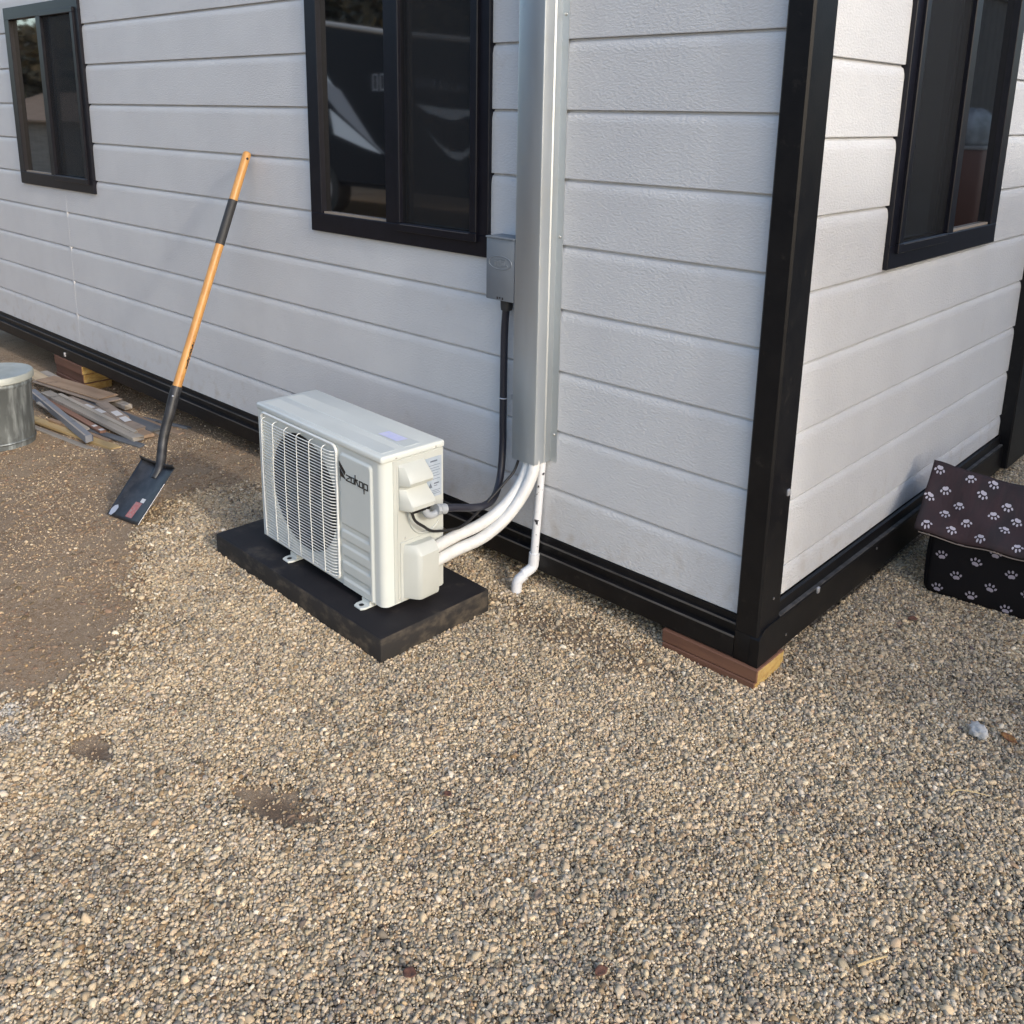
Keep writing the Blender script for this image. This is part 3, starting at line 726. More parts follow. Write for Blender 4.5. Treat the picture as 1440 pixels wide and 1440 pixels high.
# terminal cover with two bulges
xo = W + .0022
prof = [(xo, zz(.506)), (xo + .010, zz(.499)), (xo + .034, zz(.468)), (xo + .038, zz(.458)), (xo + .034, zz(.449)), (xo + .016, zz(.441)), (xo + .013, zz(.435)), (xo + .018, zz(.427)), (xo + .040, zz(.401)), (xo + .045, zz(.391)), (xo + .044, zz(.380)), (xo + .038, zz(.376)), (xo, zz(.374))]
bm = bmesh.new()
rings = []
for yv, s in ((.053, 0.0), (.0535, .25), (.0665, .93), (.070, 1.0), (.134, 1.0), (.139, .93), (.141, .6), (.142, 0.0)):
    rings.append([bm.verts.new((xo + (x - xo) * s, yv + (.012 * (x - xo) / .046 if yv > .1 else 0), z)) for x, z in prof])
for A, B in zip(rings, rings[1:]):
    for k in range(len(prof) - 1): bm.faces.new((A[k], A[k + 1], B[k + 1], B[k]))
bmesh.ops.remove_doubles(bm, verts=bm.verts, dist=1e-6)
from_bm('terminal_cover', bm, M_cream, ac, auto=R(26))
box('terminal_opening', xo + .001, xo + .039, .072, .134, zz(.3695), zz(.3755), M_ink, ac)
# rating label with print
lab = box('rating_label', xo - .0005, xo + .0008, .140, .2055, zz(.380), zz(.500), M_label, ac)
bm = bmesh.new()
for z, y0, y1, h in ((.490, .165, .190, .0045), (.476, .150, .200, .0012), (.468, .150, .196, .0012), (.460, .158, .200, .0012), (.452, .158, .194, .0012), (.444, .16, .2, .0012), (.434, .16, .2, .0012), (.400, .170, .2, .0012), (.395, .170, .196, .0012), (.390, .170, .2, .0012), (.422, .178, .196, .004), (.414, .178, .190, .002)):
    bbox(bm, xo + .0006, xo + .0012, y0, y1, zz(z - h), zz(z))
prism(bm, [(.158, zz(.409)), (.172, zz(.409)), (.165, zz(.424))], 'x', xo + .0006, xo + .0012)
from_bm('print', bm, M_labelink, lab)
# valve cover: chamfered prism
vz0, vz1 = zz(.101), zz(.266)
bm = bmesh.new()
pb = [(xo, .062), (xo + .038, .084), (xo + .046, .090), (xo + .050, .098), (xo + .046, .158), (xo, .162)]
pt_ = [(xo, .064), (xo + .022, .080), (xo + .030, .088), (xo + .034, .096), (xo + .034, .156), (xo, .160)]
lev = [(vz0 + .004, [(xo + (x - xo) * .9, y) for x, y in pb]), (vz0 + .014, pb), (vz1 - .026, pb), (vz1 - .006, pt_), (vz1, [(xo + (x - xo) * .75, y) for x, y in pt_])]
rings = [[bm.verts.new((x, y, z)) for x, y in ps] for z, ps in lev]
for A, B in zip(rings, rings[1:]):
    for k in range(len(pb)): bm.faces.new((A[k], A[(k + 1) % len(pb)], B[(k + 1) % len(pb)], B[k]))
bm.faces.new(rings[0]); bm.faces.new(rings[-1])
from_bm('valve_cover', bm, M_cream, ac, auto=R(28))
bm = bmesh.new(); bbox(bm, xo - .001, xo + .003, .056, .205, zz(.094), zz(.276), .0015, 1); from_bm('valve_plate', bm, M_cream, ac)
# pressed arc around the hand grip
bm = bmesh.new(); tube(bm, [(xo + .0005, .150 + .062 * math.cos(a), zz(.352) + .072 * math.sin(a)) for a in np.linspace(R(170), R(318), 22)], .0042, 8); from_bm('pressed_arc', bm, M_cream, ac, auto=R(60))
scr = None
for (yv, z, x) in ((.046, .530, W + .0045), (.184, .530, W + .0045), (.134, .4985, xo), (.057, .487, xo), (.068, .372, xo), (.074, .284, xo), (.052, .106, xo), (.178, .270, xo)):
    if scr is None:
        bm = bmesh.new(); bmesh.ops.create_uvsphere(bm, u_segments=10, v_segments=5, radius=.0034, matrix=Matrix.Diagonal((.6, 1, 1, 1))); scr = from_bm('screw', bm, M_screw, ac, True); scr.location = (x, yv, zz(z))
    else: copy_to(scr, 'screw', ac, (x, yv, zz(z)))
# feet
ft = None
for x in (.185, .572):
    for y, r in ((0, 0), (D, math.pi)):
        if ft is None:
            bm = bmesh.new()
            prism(bm, [(-.022, .02), (-.022, -.022), (-.016, -.034), (.016, -.034), (.022, -.022), (.022, .02)], 'z', 0.0006, .007)
            bmesh.ops.bevel(bm, geom=list(bm.edges), offset=.0015, segments=1, affect='EDGES')
            bbox(bm, -.018, .018, -.004, .05, .007, .0198)
            ft = from_bm('foot', bm, M_white, ac); ft.location = (x, y, 0)
            bm = bmesh.new(); bmesh.ops.create_circle(bm, cap_ends=True, segments=14, radius=.0075, matrix=Matrix.Translation((0, -.019, .0076))); hole = from_bm('bolt_hole', bm, M_ink, ft)
        else:
            f2 = copy_to(ft, 'foot', ac, (x, y, 0), (0, 0, r)); copy_to(hole, 'bolt_hole', f2)
def acw(x, y, z):  # local AC point (z absolute) to world
    c, s = math.cos(ACR), math.sin(ACR); return Vector((-1.490 + x * c - y * s, -.5225 + x * s + y * c, z))

# ---------------------------------------------------------------- services on the wall
duct = thing('metal_channel', 'tall galvanized steel channel cover fixed to the white wall beside the window', 'metal channel', (-.766, 0, 0))
bm = bmesh.new()
DX0, DX1, DD = -.048, .049, .070
out = [(DX0, .0005)] + [(DX0, -DD + .006), (DX0 + .0018, -DD + .0018), (DX0 + .006, -DD)] + [(DX1 - .005, -DD), (DX1 - .0015, -DD + .0015), (DX1, -DD + .005)] + [(DX1 + .001, -.030), (DX1 + .0035, -.026), (DX1 + .0035, -.0028), (DX1 + .027, -.0028), (DX1 + .027, -.0008), (DX1 + .0015, -.0008), (DX1 + .0015, -.024), (DX1 - .0012, -.028), (DX1 - .0012, -DD + .0062), (DX1 - .006, -DD + .0012), (DX0 + .006, -DD + .0012), (DX0 + .0012, -DD + .006), (DX0 + .0012, .0005)]
prism(bm, out, 'z', .419, ROOF - .02)
from_bm('channel_body', bm, M_galv, duct, auto=R(25))
for z in (.505, 1.10, 1.70):
    bm = bmesh.new(); bmesh.ops.create_uvsphere(bm, u_segments=10, v_segments=5, radius=.005, matrix=Matrix.Translation((DX1 + .016, -.003, z)) @ Matrix.Diagonal((1, .5, 1, 1))); from_bm('screw', bm, M_screw, duct, True)

ebox = thing('disconnect_box', 'small grey electrical disconnect box with embossed oval beside the steel channel', 'electrical box', (-.871, 0, .899))
EW, ED, EH = .056, .066, .184
bm = bmesh.new(); bbox(bm, -EW, EW - .002, -ED + .006, -.001, .006, EH - .004, .002, 1); from_bm('back_box', bm, M_boxgrey, ebox, auto=R(40))
bm = bmesh.new(); bbox(bm, -EW - .002, EW, -ED - .003, -ED + .0255, 0, EH, .003, 2); cover = from_bm('cover', bm, M_boxgrey, ebox, auto=R(40))
bm = bmesh.new(); bbox(bm, -EW - .003, EW + .001, -ED - .006, -.001, EH - .0002, EH + .005, .001, 1); from_bm('hood', bm, M_boxgrey, ebox)
bm = bmesh.new(); tube(bm, [(.046 * math.cos(a), -ED - .003, .113 + .0195 * math.sin(a)) for a in np.linspace(0, 2 * math.pi, 41)], .0014, 6, False); oval = from_bm('embossed_oval', bm, M_boxgrey, cover, auto=R(60))
bm = bmesh.new()
for x0, x1, z0, z1 in ((-.026, -.020, .103, .117), (-.020, -.008, .114, .117), (-.014, -.008, .103, .112), (-.003, .000, .101, .121), (.005, .008, .103, .119), (.008, .016, .116, .119), (.013, .016, .103, .114), (.021, .030, .105, .108), (-.028, .022, .1235, .1255)):
    bbox(bm, x0, x1, -ED - .0042, -ED - .0028, z0, z1)
from_bm('embossed_mark', bm, M_boxgrey, oval)
for x in (-.010, .000, .011):
    box('vent_slot', x - .0025, x + .0025, -ED - .0035, -ED - .0028, .006 - abs(x) * .2, .011, M_ink, cover)

fx = thing('flexible_conduit', 'thick black flexible conduit running down the wall from the grey box', 'conduit', (0, 0, 0))
gl = acw(W + .038, .176, .354)
fp = [(-.873, -.036, .897), (-.886, -.030, .80), (-.889, -.028, .66), (-.889, -.028, .52), (-.885, -.032, .42), (-.872, -.055, .335), (-.845, -.108, .293), (-.808, -.190, .300), (-.786, -.268, .324), (gl.x + .004, gl.y + .05, .344), (gl.x, gl.y + .012, .352)]
tubeobj('hose', smooth_path(fp, 8), .0115, M_flex, fx, 14)
bm = bmesh.new(); lathe(bm, [(.0115, -.034), (.0175, -.032), (.019, -.018), (.019, -.002), (.0, -.001)], 18); o = from_bm('upper_fitting', bm, M_grip, fx, auto=R(35)); o.location = (-.873, -.036, .8985)
# grey elbow connector at the AC
bm = bmesh.new()
e0 = acw(W + .030, .118, .376); e1 = acw(W + .034, .128, .352); e2 = acw(W + .037, .146, .345); e3 = gl
tube(bm, smooth_path([e0, e1, e2, e3], 6), .0105, 14)
dirv = (Vector(fp[-2]) - gl).normalized()
tube(bm, [gl - dirv * .020, gl - dirv * .008], .0165, 8); tube(bm, [gl - dirv * .006, gl + dirv * .014], .0150, 16)
from_bm('elbow_connector', bm, M_fitting, fx, auto=R(35))
clip = tag(from_bm('conduit_strap', (lambda b: (tube(b, [(-.889 + .0128 * math.cos(a), -.028 + .0128 * math.sin(a), .585) for a in np.linspace(R(-200), R(20), 16)], .0022, 6), bbox(b, -.879, -.858, -.0045, -.0012, .578, .594, .0008, 1), bbox(b, -.869, -.862, -.008, -.004, .582, .589, .001, 1), b)[-1])(bmesh.new()), M_bare), 'shiny metal strap clip holding the black conduit to the wall', 'pipe clip')

cab = tag(tubeobj('black_cable', smooth_path([(-.792, -.040, .47), (-.803, -.060, .385), (-.806, -.10, .352), (-.808, -.155, .318), (-.806, -.225, .284), (-.800, -.290, .268), (-.796, -.345, .276), acw(W + .030, .150, .292), acw(W + .034, .115, .318), acw(W + .034, .085, .345), acw(W + .030, .074, .378)], 8), .0042, M_cable, None, 8), 'thin black cable looping from the channel to the air conditioner', 'cable')

def refr(label, dz, dy, dx, r):
    p = [acw(W + .024 + dx * .3, .150, .196 + dz), acw(W + .024 + dx * .3, .172, .200 + dz), (-.800 + dx * .4, -.315 + dy * .2, .209 + dz), (-.782 + dx * .6, -.225 + dy * .4, .227 + dz * .9), (-.762 + dx * .8, -.140 + dy * .7, .281 + dz * .55), (-.752 + dx, -.070 + dy, .364 + dz * .15), (-.754 + dx, -.040 + dy, .452), (-.756 + dx, -.034 + dy, .60)]
    return tag(tubeobj('insulated_pipe', smooth_path(p, 8), r, M_pipe, None, 16), label, 'pipe', 'white insulated pipes of the air conditioner')
refr('upper white insulated pipe curving from the channel to the air conditioner', .034, .004, -.010, .0175)
refr('lower white insulated pipe curving under its twin to the air conditioner', -.003, -.004, .019, .0180)

dr = thing('drain_pipe', 'white plastic drain pipe with scuffed side and elbow outlet above the gravel', 'drain pipe')
tubeobj('upright', [(-.7315, -.0185, .50), (-.7315, -.0185, .437), (-.7445, -.030, .10)], .0128, M_pvcmark, dr, 18)
bm = bmesh.new()
tube(bm, [(-.744, -.0295, .112), (-.7452, -.031, .080)], .0168, 18)
tube(bm, smooth_path([(-.7452, -.031, .082), (-.7456, -.033, .068), (-.749, -.044, .058), (-.757, -.066, .047)], 5), .0166, 16)
tube(bm, smooth_path([(-.749, -.066, .049), (-.757, -.079, .038), (-.762, -.086, .026), (-.763, -.088, .008), (-.764, -.088, -.012)], 5), .0168, 16)
from_bm('elbow_outlet', bm, M_pvc, dr, auto=R(40))

# ---------------------------------------------------------------- shovel
sh = thing('shovel', 'square shovel with orange wooden handle leaning on the white wall', 'shovel')
top = Vector((-2.284, -.026, 1.276)); end = Vector((-2.186, -.450, .395)); ax = (end - top).normalized()
HR = .0165
L_ = (end - top).length
def hp(t): return top + (end - top) * t
bm = bmesh.new()
path = [top + ax * s for s in (0, .002, .006, .012)] + [hp(t) for t in (.1, .3, .5, .7, .9)] + [end + ax * .03]
rad = [.008, .0125, .0150, HR, HR, HR, HR, HR, HR * 1.03, HR * 1.05]
rings = []
u0 = ax.orthogonal().normalized(); v0 = ax.cross(u0)
for p, r in zip(path, rad): rings.append([bm.verts.new(p + (u0 * math.cos(a) + v0 * math.sin(a)) * r) for a in [2 * math.pi * k / 18 for k in range(18)]])
for A, B in zip(rings, rings[1:]):
    for k in range(18): bm.faces.new((A[k], A[(k + 1) % 18], B[(k + 1) % 18], B[k]))
bm.faces.new(rings[0][::-1]); bm.faces.new(rings[-1])
handle = from_bm('handle', bm, M_wood, sh, auto=R(50))
tubeobj('grip', [hp(.205), hp(.21), hp(.385), hp(.39)], HR + .0012, M_grip, sh, 18)
view = (CAM_LOC - hp(.82)).normalized(); side_ = ax.cross(view).normalized(); vdir = side_.cross(ax).normalized()
o = None
hole = top + ax * .03
bm = bmesh.new(); vh = (vdir * .92 - side_ * .38).normalized(); bmesh.ops.create_cone(bm, cap_ends=True, segments=12, radius1=.005, radius2=.005, depth=.004, matrix=Matrix.Translation(hole + vh * (HR - .0008)) @ vh.to_track_quat('Z', 'Y').to_matrix().to_4x4()); from_bm('hanging_hole', bm, M_ink, handle)
# lettering printed along the handle: illegible at this size, a row of short dark strokes
bm = bmesh.new(); rl = random.Random(4)
for k in range(9):
    c = hp(.79 + .012 * k) ; nrm = (vdir * .72 - side_ * .70).normalized(); tng = ax.cross(nrm).normalized()
    c = c + nrm * (HR + .0006)
    for q in range(2):
        w2 = rl.uniform(.0022, .004); h2 = rl.uniform(.0012, .0045); cc = c + ax * (q * .0055 - .003) + tng * rl.uniform(-.002, .002)
        vs = [bm.verts.new(cc + tng * a * w2 + ax * b * h2) for a, b in ((-1, -1), (1, -1), (1, 1), (-1, 1))]; bm.faces.new(vs)
from_bm('handle_print', bm, M_ink, handle)
sock = [end - ax * .035, end + ax * .015, (-2.178, -.476, .335), (-2.176, -.496, .285), (-2.170, -.516, .232), (-2.150, -.536, .185), (-2.130, -.556, .148), (-2.122, -.580, .118)]
bm = bmesh.new(); tube(bm, smooth_path(sock, 5), lambda t: .0205 - .004 * t, 16); from_bm('socket', bm, M_tool, sh, auto=R(45))
bm = bmesh.new(); rv = end + ax * .004 + vdir * .0195 + side_ * .004
bmesh.ops.create_uvsphere(bm, u_segments=10, v_segments=6, radius=.0042, matrix=Matrix.Translation(rv)); from_bm('rivet', bm, M_bare, sh, True)
# blade: dished sheet with turned steps
bt = Vector((-2.121, -.552, .158)); bb = Vector((-2.094, -.716, gz(-2.09, -.715) + .003)); by_ = (bb - bt); bl = by_.length; by = by_ / bl
bx = Vector((1, 0, .02)); bx = (bx - by * bx.dot(by)).normalized(); bn = bx.cross(by).normalized()
if bn.y > 0: bn = -bn
def bp_(u, t):
    wdt = .112 - .006 * t
    dish = .020 * (abs(u) ** 3) * (1 - .35 * t) - .004 * (1 - abs(u) ** 2) * (1 - t)
    return bt + by * (bl * t) + bx * (u * wdt) + bn * dish
nu, nt_ = 21, 17
v, f = [], []
for i in range(nu):
    for j in range(nt_): v.append(bp_(-1 + 2 * i / (nu - 1), j / (nt_ - 1)))
for i in range(nu - 1):
    for j in range(nt_ - 1): f.append((i * nt_ + j, i * nt_ + j + 1, (i + 1) * nt_ + j + 1, (i + 1) * nt_ + j))
blade = pyd('blade', v, f, M_tool, sh, True); md = blade.modifiers.new('s', 'SOLIDIFY'); md.thickness = .0022; md.offset = 0
for s in (-1, 1):   # forward turned steps
    vv = []; ff = []
    for k in range(6):
        u = s * (.22 + .78 * k / 5)
        a = bp_(u, 0); vv += [a, a - by * .004 + bn * .016 + Vector((0, 0, .004))]
    ff = [(2 * k, 2 * k + 1, 2 * k + 3, 2 * k + 2) for k in range(5)]
    st = pyd('foot_step', vv, ff, M_tool, blade, True); md = st.modifiers.new('s', 'SOLIDIFY'); md.thickness = .0024; md.offset = 0
def decal(name, pts, m, lift=.0016):
    n_ = len(pts); vv = [bp_(u, t) + bn * lift for u, t in pts]; return pyd(name, vv, [tuple(range(n_))], m, blade)
def gridecal(name, u0, u1, t0, t1, m, skew=0.):
    vv, ff = [], []
    for i in range(7):
        for j in range(5): vv.append(bp_(u0 + (u1 - u0) * i / 6 + skew * j / 4, t0 + (t1 - t0) * j / 4) + bn * .0018)
    for i in range(6):
        for j in range(4): ff.append((i * 5 + j, i * 5 + j + 1, (i + 1) * 5 + j + 1, (i + 1) * 5 + j))
    return pyd(name, vv, ff, m, blade, True)
gridecal('sticker', -.10, .30, .66, .93, M_red, -.05); gridecal('sticker_patch', .12, .36, .58, .65, M_paper)
v_ = [(-.93, .99), (-.96, .90), (-.90, .83), (-.80, .80), (-.72, .84), (-.74, .92), (-.82, .99)]
decal('worn_corner', v_, M_bare, .0022)
tubeobj('worn_edge', [bp_(1.0, .28 + .72 * k / 8) + bn * .0005 + bx * .0006 for k in range(9)], .0008, M_bare, blade, 5)

# ---------------------------------------------------------------- galvanized can
CX, CYc, CR = -3.49, -.655, .150
gb = gz(CX, CYc) + .002
can = thing('galvanized_can', 'round galvanized metal can with a grey lid at the left edge', 'metal can', (CX, CYc, gb))
CH = .310
bm = bmesh.new(); lathe(bm, [(.0, .012), (CR * .93, .012), (CR * .945, .0), (CR * .955, .001), (CR * .96, .02), (CR * .955, .03), (CR, CH - .03), (CR + .005, CH - .024), (CR + .005, CH - .014), (CR, CH)], 48); from_bm('body', bm, M_galvold, can, auto=R(40))
bm = bmesh.new(); lathe(bm, [(CR * .962 + .0003, .022), (CR * .962 + .0035, .025), (CR * .962 + .0035, .029), (CR * .963 + .0003, .033)], 48); from_bm('bottom_hoop', bm, M_galvold, can, auto=R(60))
bm = bmesh.new(); lathe(bm, [(CR + .010, CH - .004), (CR + .014, CH - .001), (CR + .014, CH + .024), (CR + .010, CH + .029), (CR - .002, CH + .0285), (CR - .012, CH + .025), (.05, CH + .030), (.0005, CH + .032)], 48); from_bm('lid', bm, M_lid, can, auto=R(40))

# ---------------------------------------------------------------- scrap wood
def scrap(label, A, B, width, thick, z, m, tiltz=0., rollx=0.):
    """board whose top face near edge runs from A to B (world xy); z is its underside height at both ends"""
    a = Vector((A[0], A[1], z)); b = Vector((B[0], B[1], z + tiltz)); d = b - a; ln = d.length
    bm = bmesh.new(); bbox(bm, 0, ln, -width / 2, width / 2, 0, thick, min(.0015, thick * .2), 1)
    rj = random.Random(label)
    for v_ in bm.verts:
        if v_.co.x > ln * .5: v_.co.x += rj.uniform(-.012, .012) + v_.co.y * rj.uniform(-.2, .2)
    o = from_bm('scrap_board', bm, m); o.location = a
    o.rotation_euler = (rollx, -math.asin(d.z / ln), math.atan2(d.y, d.x)); return tag(o, label, 'board', 'scrap wood pile by the can')
zg = gz(-3.5, -.25)
LUM = [
 ('thin dark lath lowest at the front of the scrap pile', (-3.72, -.475), (-2.93, -.405), .028, .008, -.088, M_wgrey, .022, 0),
 ('yellow pine strip at the front of the scrap pile', (-3.80, -.440), (-2.985, -.348), .045, .014, -.082, M_wyel, .020, 0),
 ('blue grey painted board with square end lying diagonally on the scrap pile', (-4.08, -.295), (-3.125, -.405), .034, .034, -.060, M_wblue, .012, 0),
 ('narrow red brown lath with white chalk marks behind the diagonal board', (-4.05, -.275), (-3.22, -.300), .030, .012, -.062, M_wred, .010, 0),
 ('flat dark grey lath ending right of the yellow pine strip', (-3.45, -.330), (-2.91, -.262), .036, .009, -.070, M_wdark, .020, 0),
 ('long weathered grey board in the middle of the scrap pile', (-4.02, -.250), (-2.99, -.238), .052, .018, -.050, M_wgrey, .004, 0),
 ('bleached thin lath lying on the long weathered board', (-3.90, -.225), (-3.04, -.222), .020, .010, -.033, M_wlight, .004, 0),
 ('taupe board with white paper labels near the middle of the pile', (-3.86, -.205), (-3.10, -.175), .060, .016, -.055, M_wtaupe, .012, 0),
 ('brown broken board end right behind the taupe labelled board', (-3.25, -.185), (-2.995, -.185), .050, .018, -.062, M_wbrown, .014, 0),
 ('wide dark grey board under the brown plywood pieces', (-3.80, -.155), (-3.06, -.115), .070, .012, -.056, M_wdark, .008, 0),
 ('small pale block end behind the dark grey board', (-3.70, -.040), (-3.53, -.035), .040, .024, -.070, M_wlight, .004, 0),
 ('thin brown lath reaching farthest right behind the shovel socket', (-3.50, -.075), (-2.93, -.058), .030, .010, -.072, M_wbrown, .022, 0),
 ('grey flat board end under the thin brown lath', (-3.40, -.105), (-2.98, -.105), .040, .010, -.080, M_wgrey, .022, 0),
 ('lower taupe plywood sheet under the brown sheet', (-4.26, -.175), (-3.60, -.085), .115, .007, -.036, M_wtaupe, .002, 0),
 ('top brown plywood sheet lying flat beside the can', (-4.24, -.165), (-3.66, -.078), .105, .007, -.026, M_wbrown, .002, 0),
 ('short pale pine board nearest the can at the back of the pile', (-4.62, -.14), (-4.30, -.155), .075, .016, -.060, M_wpale, .004, 0),
 ('splintered tan stick crossing the front of the pile', (-3.60, -.395), (-3.08, -.330), .018, .012, -.060, M_wbrown, .004, .1),
 ('bleached flat slat leaning on the diagonal board', (-3.88, -.335), (-3.30, -.345), .034, .008, -.046, M_wlight, -.002, .12),
 ('short taupe offcut beside the paper labels', (-3.62, -.130), (-3.30, -.165), .055, .012, -.040, M_wtaupe, .004, .05),
 ('narrow dark batten poking out past the pile towards the wall', (-3.34, -.050), (-2.99, .010), .022, .014, -.075, M_wdark, .020, 0),
 ('greyish white board end beside the pale pine board', (-4.48, -.085), (-4.12, -.100), .045, .010, -.055, M_wlight, .006, 0),
]
for lab, A, B, wd, th, z, m, tz, rx in LUM:
    o = scrap(lab, A, B, wd, th, z + .004, m, tz, rx)
    if 'paper labels' in lab:
        for x in (.20, .32):
            box('paper_label', x, x + .085, -.018, .014, th + .0002, th + .0008, M_paper, o)
    if 'chalk' in lab:
        for x in (.72, .80): box('chalk_mark', x, x + .03, -.010, .010, th + .0002, th + .0007, M_paper, o)
    if 'square end' in lab:
        box('pale_edge', .001, 0.95, -.0165, -.009, th + .0002, th + .0009, M_wlight, o)

# ---------------------------------------------------------------- pet house
GD = gz(.35, .95)
pet = thing('pet_house', 'black fabric pet house with maroon paw print roof beside the end wall', 'pet house', (.148, .815, GD - .004), R(4))
PW_, PD_, PH_ = .46, .36, .236
def paw_mesh(sc):
    v, f = [], []
    def ell(cx, cy, rx, ry, rot=0, n=12, dent=0.):
        s = len(v)
        for k in range(n):
            a = 2 * math.pi * k / n; x, y = rx * math.cos(a), ry * math.sin(a)
            if dent: y -= dent * math.exp(-(x / (rx * .35)) ** 2) * (1 if y < 0 else 0) * -1
            v.append(((cx + x * math.cos(rot) - y * math.sin(rot)) * sc, (cy + x * math.sin(rot) + y * math.cos(rot)) * sc, 0))
        f.append(tuple(range(s, s + n)))
    ell(0, -.30, .52, .36, dent=.12); ell(-.72, .12, .17, .25, .5); ell(-.28, .52, .17, .27, .15); ell(.28, .52, .17, .27, -.15); ell(.72, .12, .17, .25, -.5)
    return v, f
# body: soft rounded box with slight bulge
bm = bmesh.new()
nxb, nzb = 24, 14
def wr(x, z, s): return .006 * pnoise(Vector((x * 9, z * 7, s))) + .005 * math.sin(math.pi * min(max(z / PH_, 0), 1))
def bodyp(x, z): return Vector((x, -wr(x, z, 1.3), z))
bmb = bmesh.new(); bbox(bmb, 0, PW_, 0, PD_, .0, PH_, .024, 4)
bmesh.ops.subdivide_edges(bmb, edges=list(bmb.edges), cuts=5, use_grid_fill=True)
for v_ in bmb.verts:
    if v_.co.y < .002: v_.co.y -= wr(v_.co.x, v_.co.z, 1.3)
    if v_.co.x < .002: v_.co.x -= wr(v_.co.y, v_.co.z, 4.1)
body = from_bm('body', bmb, M_fab2, pet, auto=R(60))
# roof: two draped slopes with folds
RZ, EZ, RY = .370 - GD, .222, .200
x0r, x1r = -.062, PW_ + .06
def roofp(u, t, back=False):
    """u along the ridge 0..1, t 0 ridge .. 1 eave"""
    x = x0r + (x1r - x0r) * u
    fold = .0105 * math.sin(u * 27 + 2.6 * math.sin(t * 3 + u * 4)) * t * (1 - .3 * t) + .010 * pnoise(Vector((u * 7, t * 3, 2.2 + back)))
    sag = -.012 * math.sin(math.pi * t)
    hem = -.010 * max(0, t - .93) / .07
    ridge_sag = -.020 * math.sin(math.pi * u)
    z = RZ + (EZ - RZ) * t + sag + ridge_sag * (1 - t) + fold * .7 + hem
    y = RY + ((-.028 if not back else PD_ + .035) - RY) * t - (fold * .6 if not back else -fold * .6)
    return Vector((x + .022 * t * (1 - u), y, z))
v, f = [], []
NU, NT = 60, 18
for back in (False, True):
    s = len(v)
    for i in range(NU + 1):
        for j in range(NT + 1): v.append(roofp(i / NU, j / NT, back))
    for i in range(NU):
        for j in range(NT):
            q = (s + i * (NT + 1) + j, s + (i + 1) * (NT + 1) + j, s + (i + 1) * (NT + 1) + j + 1, s + i * (NT + 1) + j + 1)
            f.append(q[::-1] if not back else q)
roof = pyd('roof', v, f, M_fab1, pet, True); md = roof.modifiers.new('s', 'SOLIDIFY'); md.thickness = .010; md.offset = -1
for xg, nm in ((x0r + .012, 'gable_end'), (x1r - .012, 'gable_end')):
    pyd(nm, [(xg, .0, EZ - .005), (xg, PD_, EZ - .005), (xg, RY, RZ - .022)], [(0, 1, 2)], M_fab1, pet)
tubeobj('roof_hem', [roofp(k / 40, 1.0) + Vector((0, -.001, -.007)) for k in range(1, 41)], .0018, M_piping, roof, 5)
pm = {}
def paws(parent, pos, m, sc, fn, name):
    for (a, b, rot) in pos:
        v, f = paw_mesh(sc); vv = []
        for (x, y, _) in v:
            xr_, yr_ = x * math.cos(rot) - y * math.sin(rot), x * math.sin(rot) + y * math.cos(rot)
            vv.append(fn(a, b, xr_, yr_))
        pyd(name, vv, f, m, parent)
RLEN = x1r - x0r; SLOPE = math.hypot(RZ - EZ, RY + .035)
def roof_fn(a, b, dx, dy):
    u, t = a + dx / RLEN, b - 1.25 * dy / SLOPE
    p = roofp(u, t); nrm = Vector((0, -(RZ - EZ), RY + .035)).normalized(); return p + nrm * .0022
def body_fn(a, b, dx, dy): return Vector((a + dx, -.0022 - wr(a + dx, b + dy, 1.3) * 1.05 - .0006, b + dy))
rp = []
for r_ in range(5):
    for c_ in range(8):
        rp.append((.040 + c_ * .150 + (.075 if r_ % 2 else 0) +   .020 * math.sin(r_ * 5 + c_ * 2.3), .10 + r_ * .2 + .035 * math.sin(c_ * 3 + r_ * 1.7), math.pi + .32 * math.sin(c_ * 2.1 + r_ * 2)))
rp = [p for p in rp if p[0] < .97 and p[1] < .95]
paws(roof, rp, M_paw, .0180, roof_fn, 'paw_print')
bpz = []
for r_ in range(4):
    for c_ in range(6):
        bpz.append((.044 + c_ * .098 + (.049 if r_ % 2 else 0), .032 + r_ * .056 + .007 * math.sin(c_ * 2 + r_ * 3), .25 * math.sin(c_ * 3 + r_)))
bpz = [p for p in bpz if .03 < p[0] < PW_ - .03 and .025 < p[1] < .205]
paws(body, bpz, M_paw2, .0190, body_fn, 'paw_print')

# ---------------------------------------------------------------- small things on the gravel
M_leafo = mat('leaf_orange', (.42, .20, .055), .6, col2=(.22, .08, .03), nscale=60)
M_leafb = mat('leaf_brown', (.11, .045, .028), .7, col2=(.17, .08, .05), nscale=60)
M_straw = mat('dry_straw', (.50, .38, .20), .7)
M_stone = mat('pale_stone', (.54, .53, .505), .8, col2=(.43, .42, .40), nscale=60, bump=.4, bscale=90)
def leaf(label, x, y, ln, wd, rot, m, curl=.5, lift=.012):
    v, f = [], []; n = 9
    for i in range(n):
        t = i / (n - 1); w_ = wd * math.sin(math.pi * t ** .8) * .5 + .0006
        for s in (-1, -.5, 0, .5, 1):
            v.append(((t - .5) * ln, s * w_, curl * (abs(s) * w_ * .8 + (t - .5) ** 2 * ln * .6) + .0015 * math.sin(t * 9 + s * 2)))
    for i in range(n - 1):
        for j in range(4): f.append((i * 5 + j, (i + 1) * 5 + j, (i + 1) * 5 + j + 1, i * 5 + j + 1))
    o = pyd('fallen_leaf', v, f, m, None, True); o.location = (x, y, gz(x, y) + lift); o.rotation_euler = (.1, -.1, rot)
    md = o.modifiers.new('s', 'SOLIDIFY'); md.thickness = .0008
    return tag(o, label, 'leaf', 'fallen leaves on the gravel')
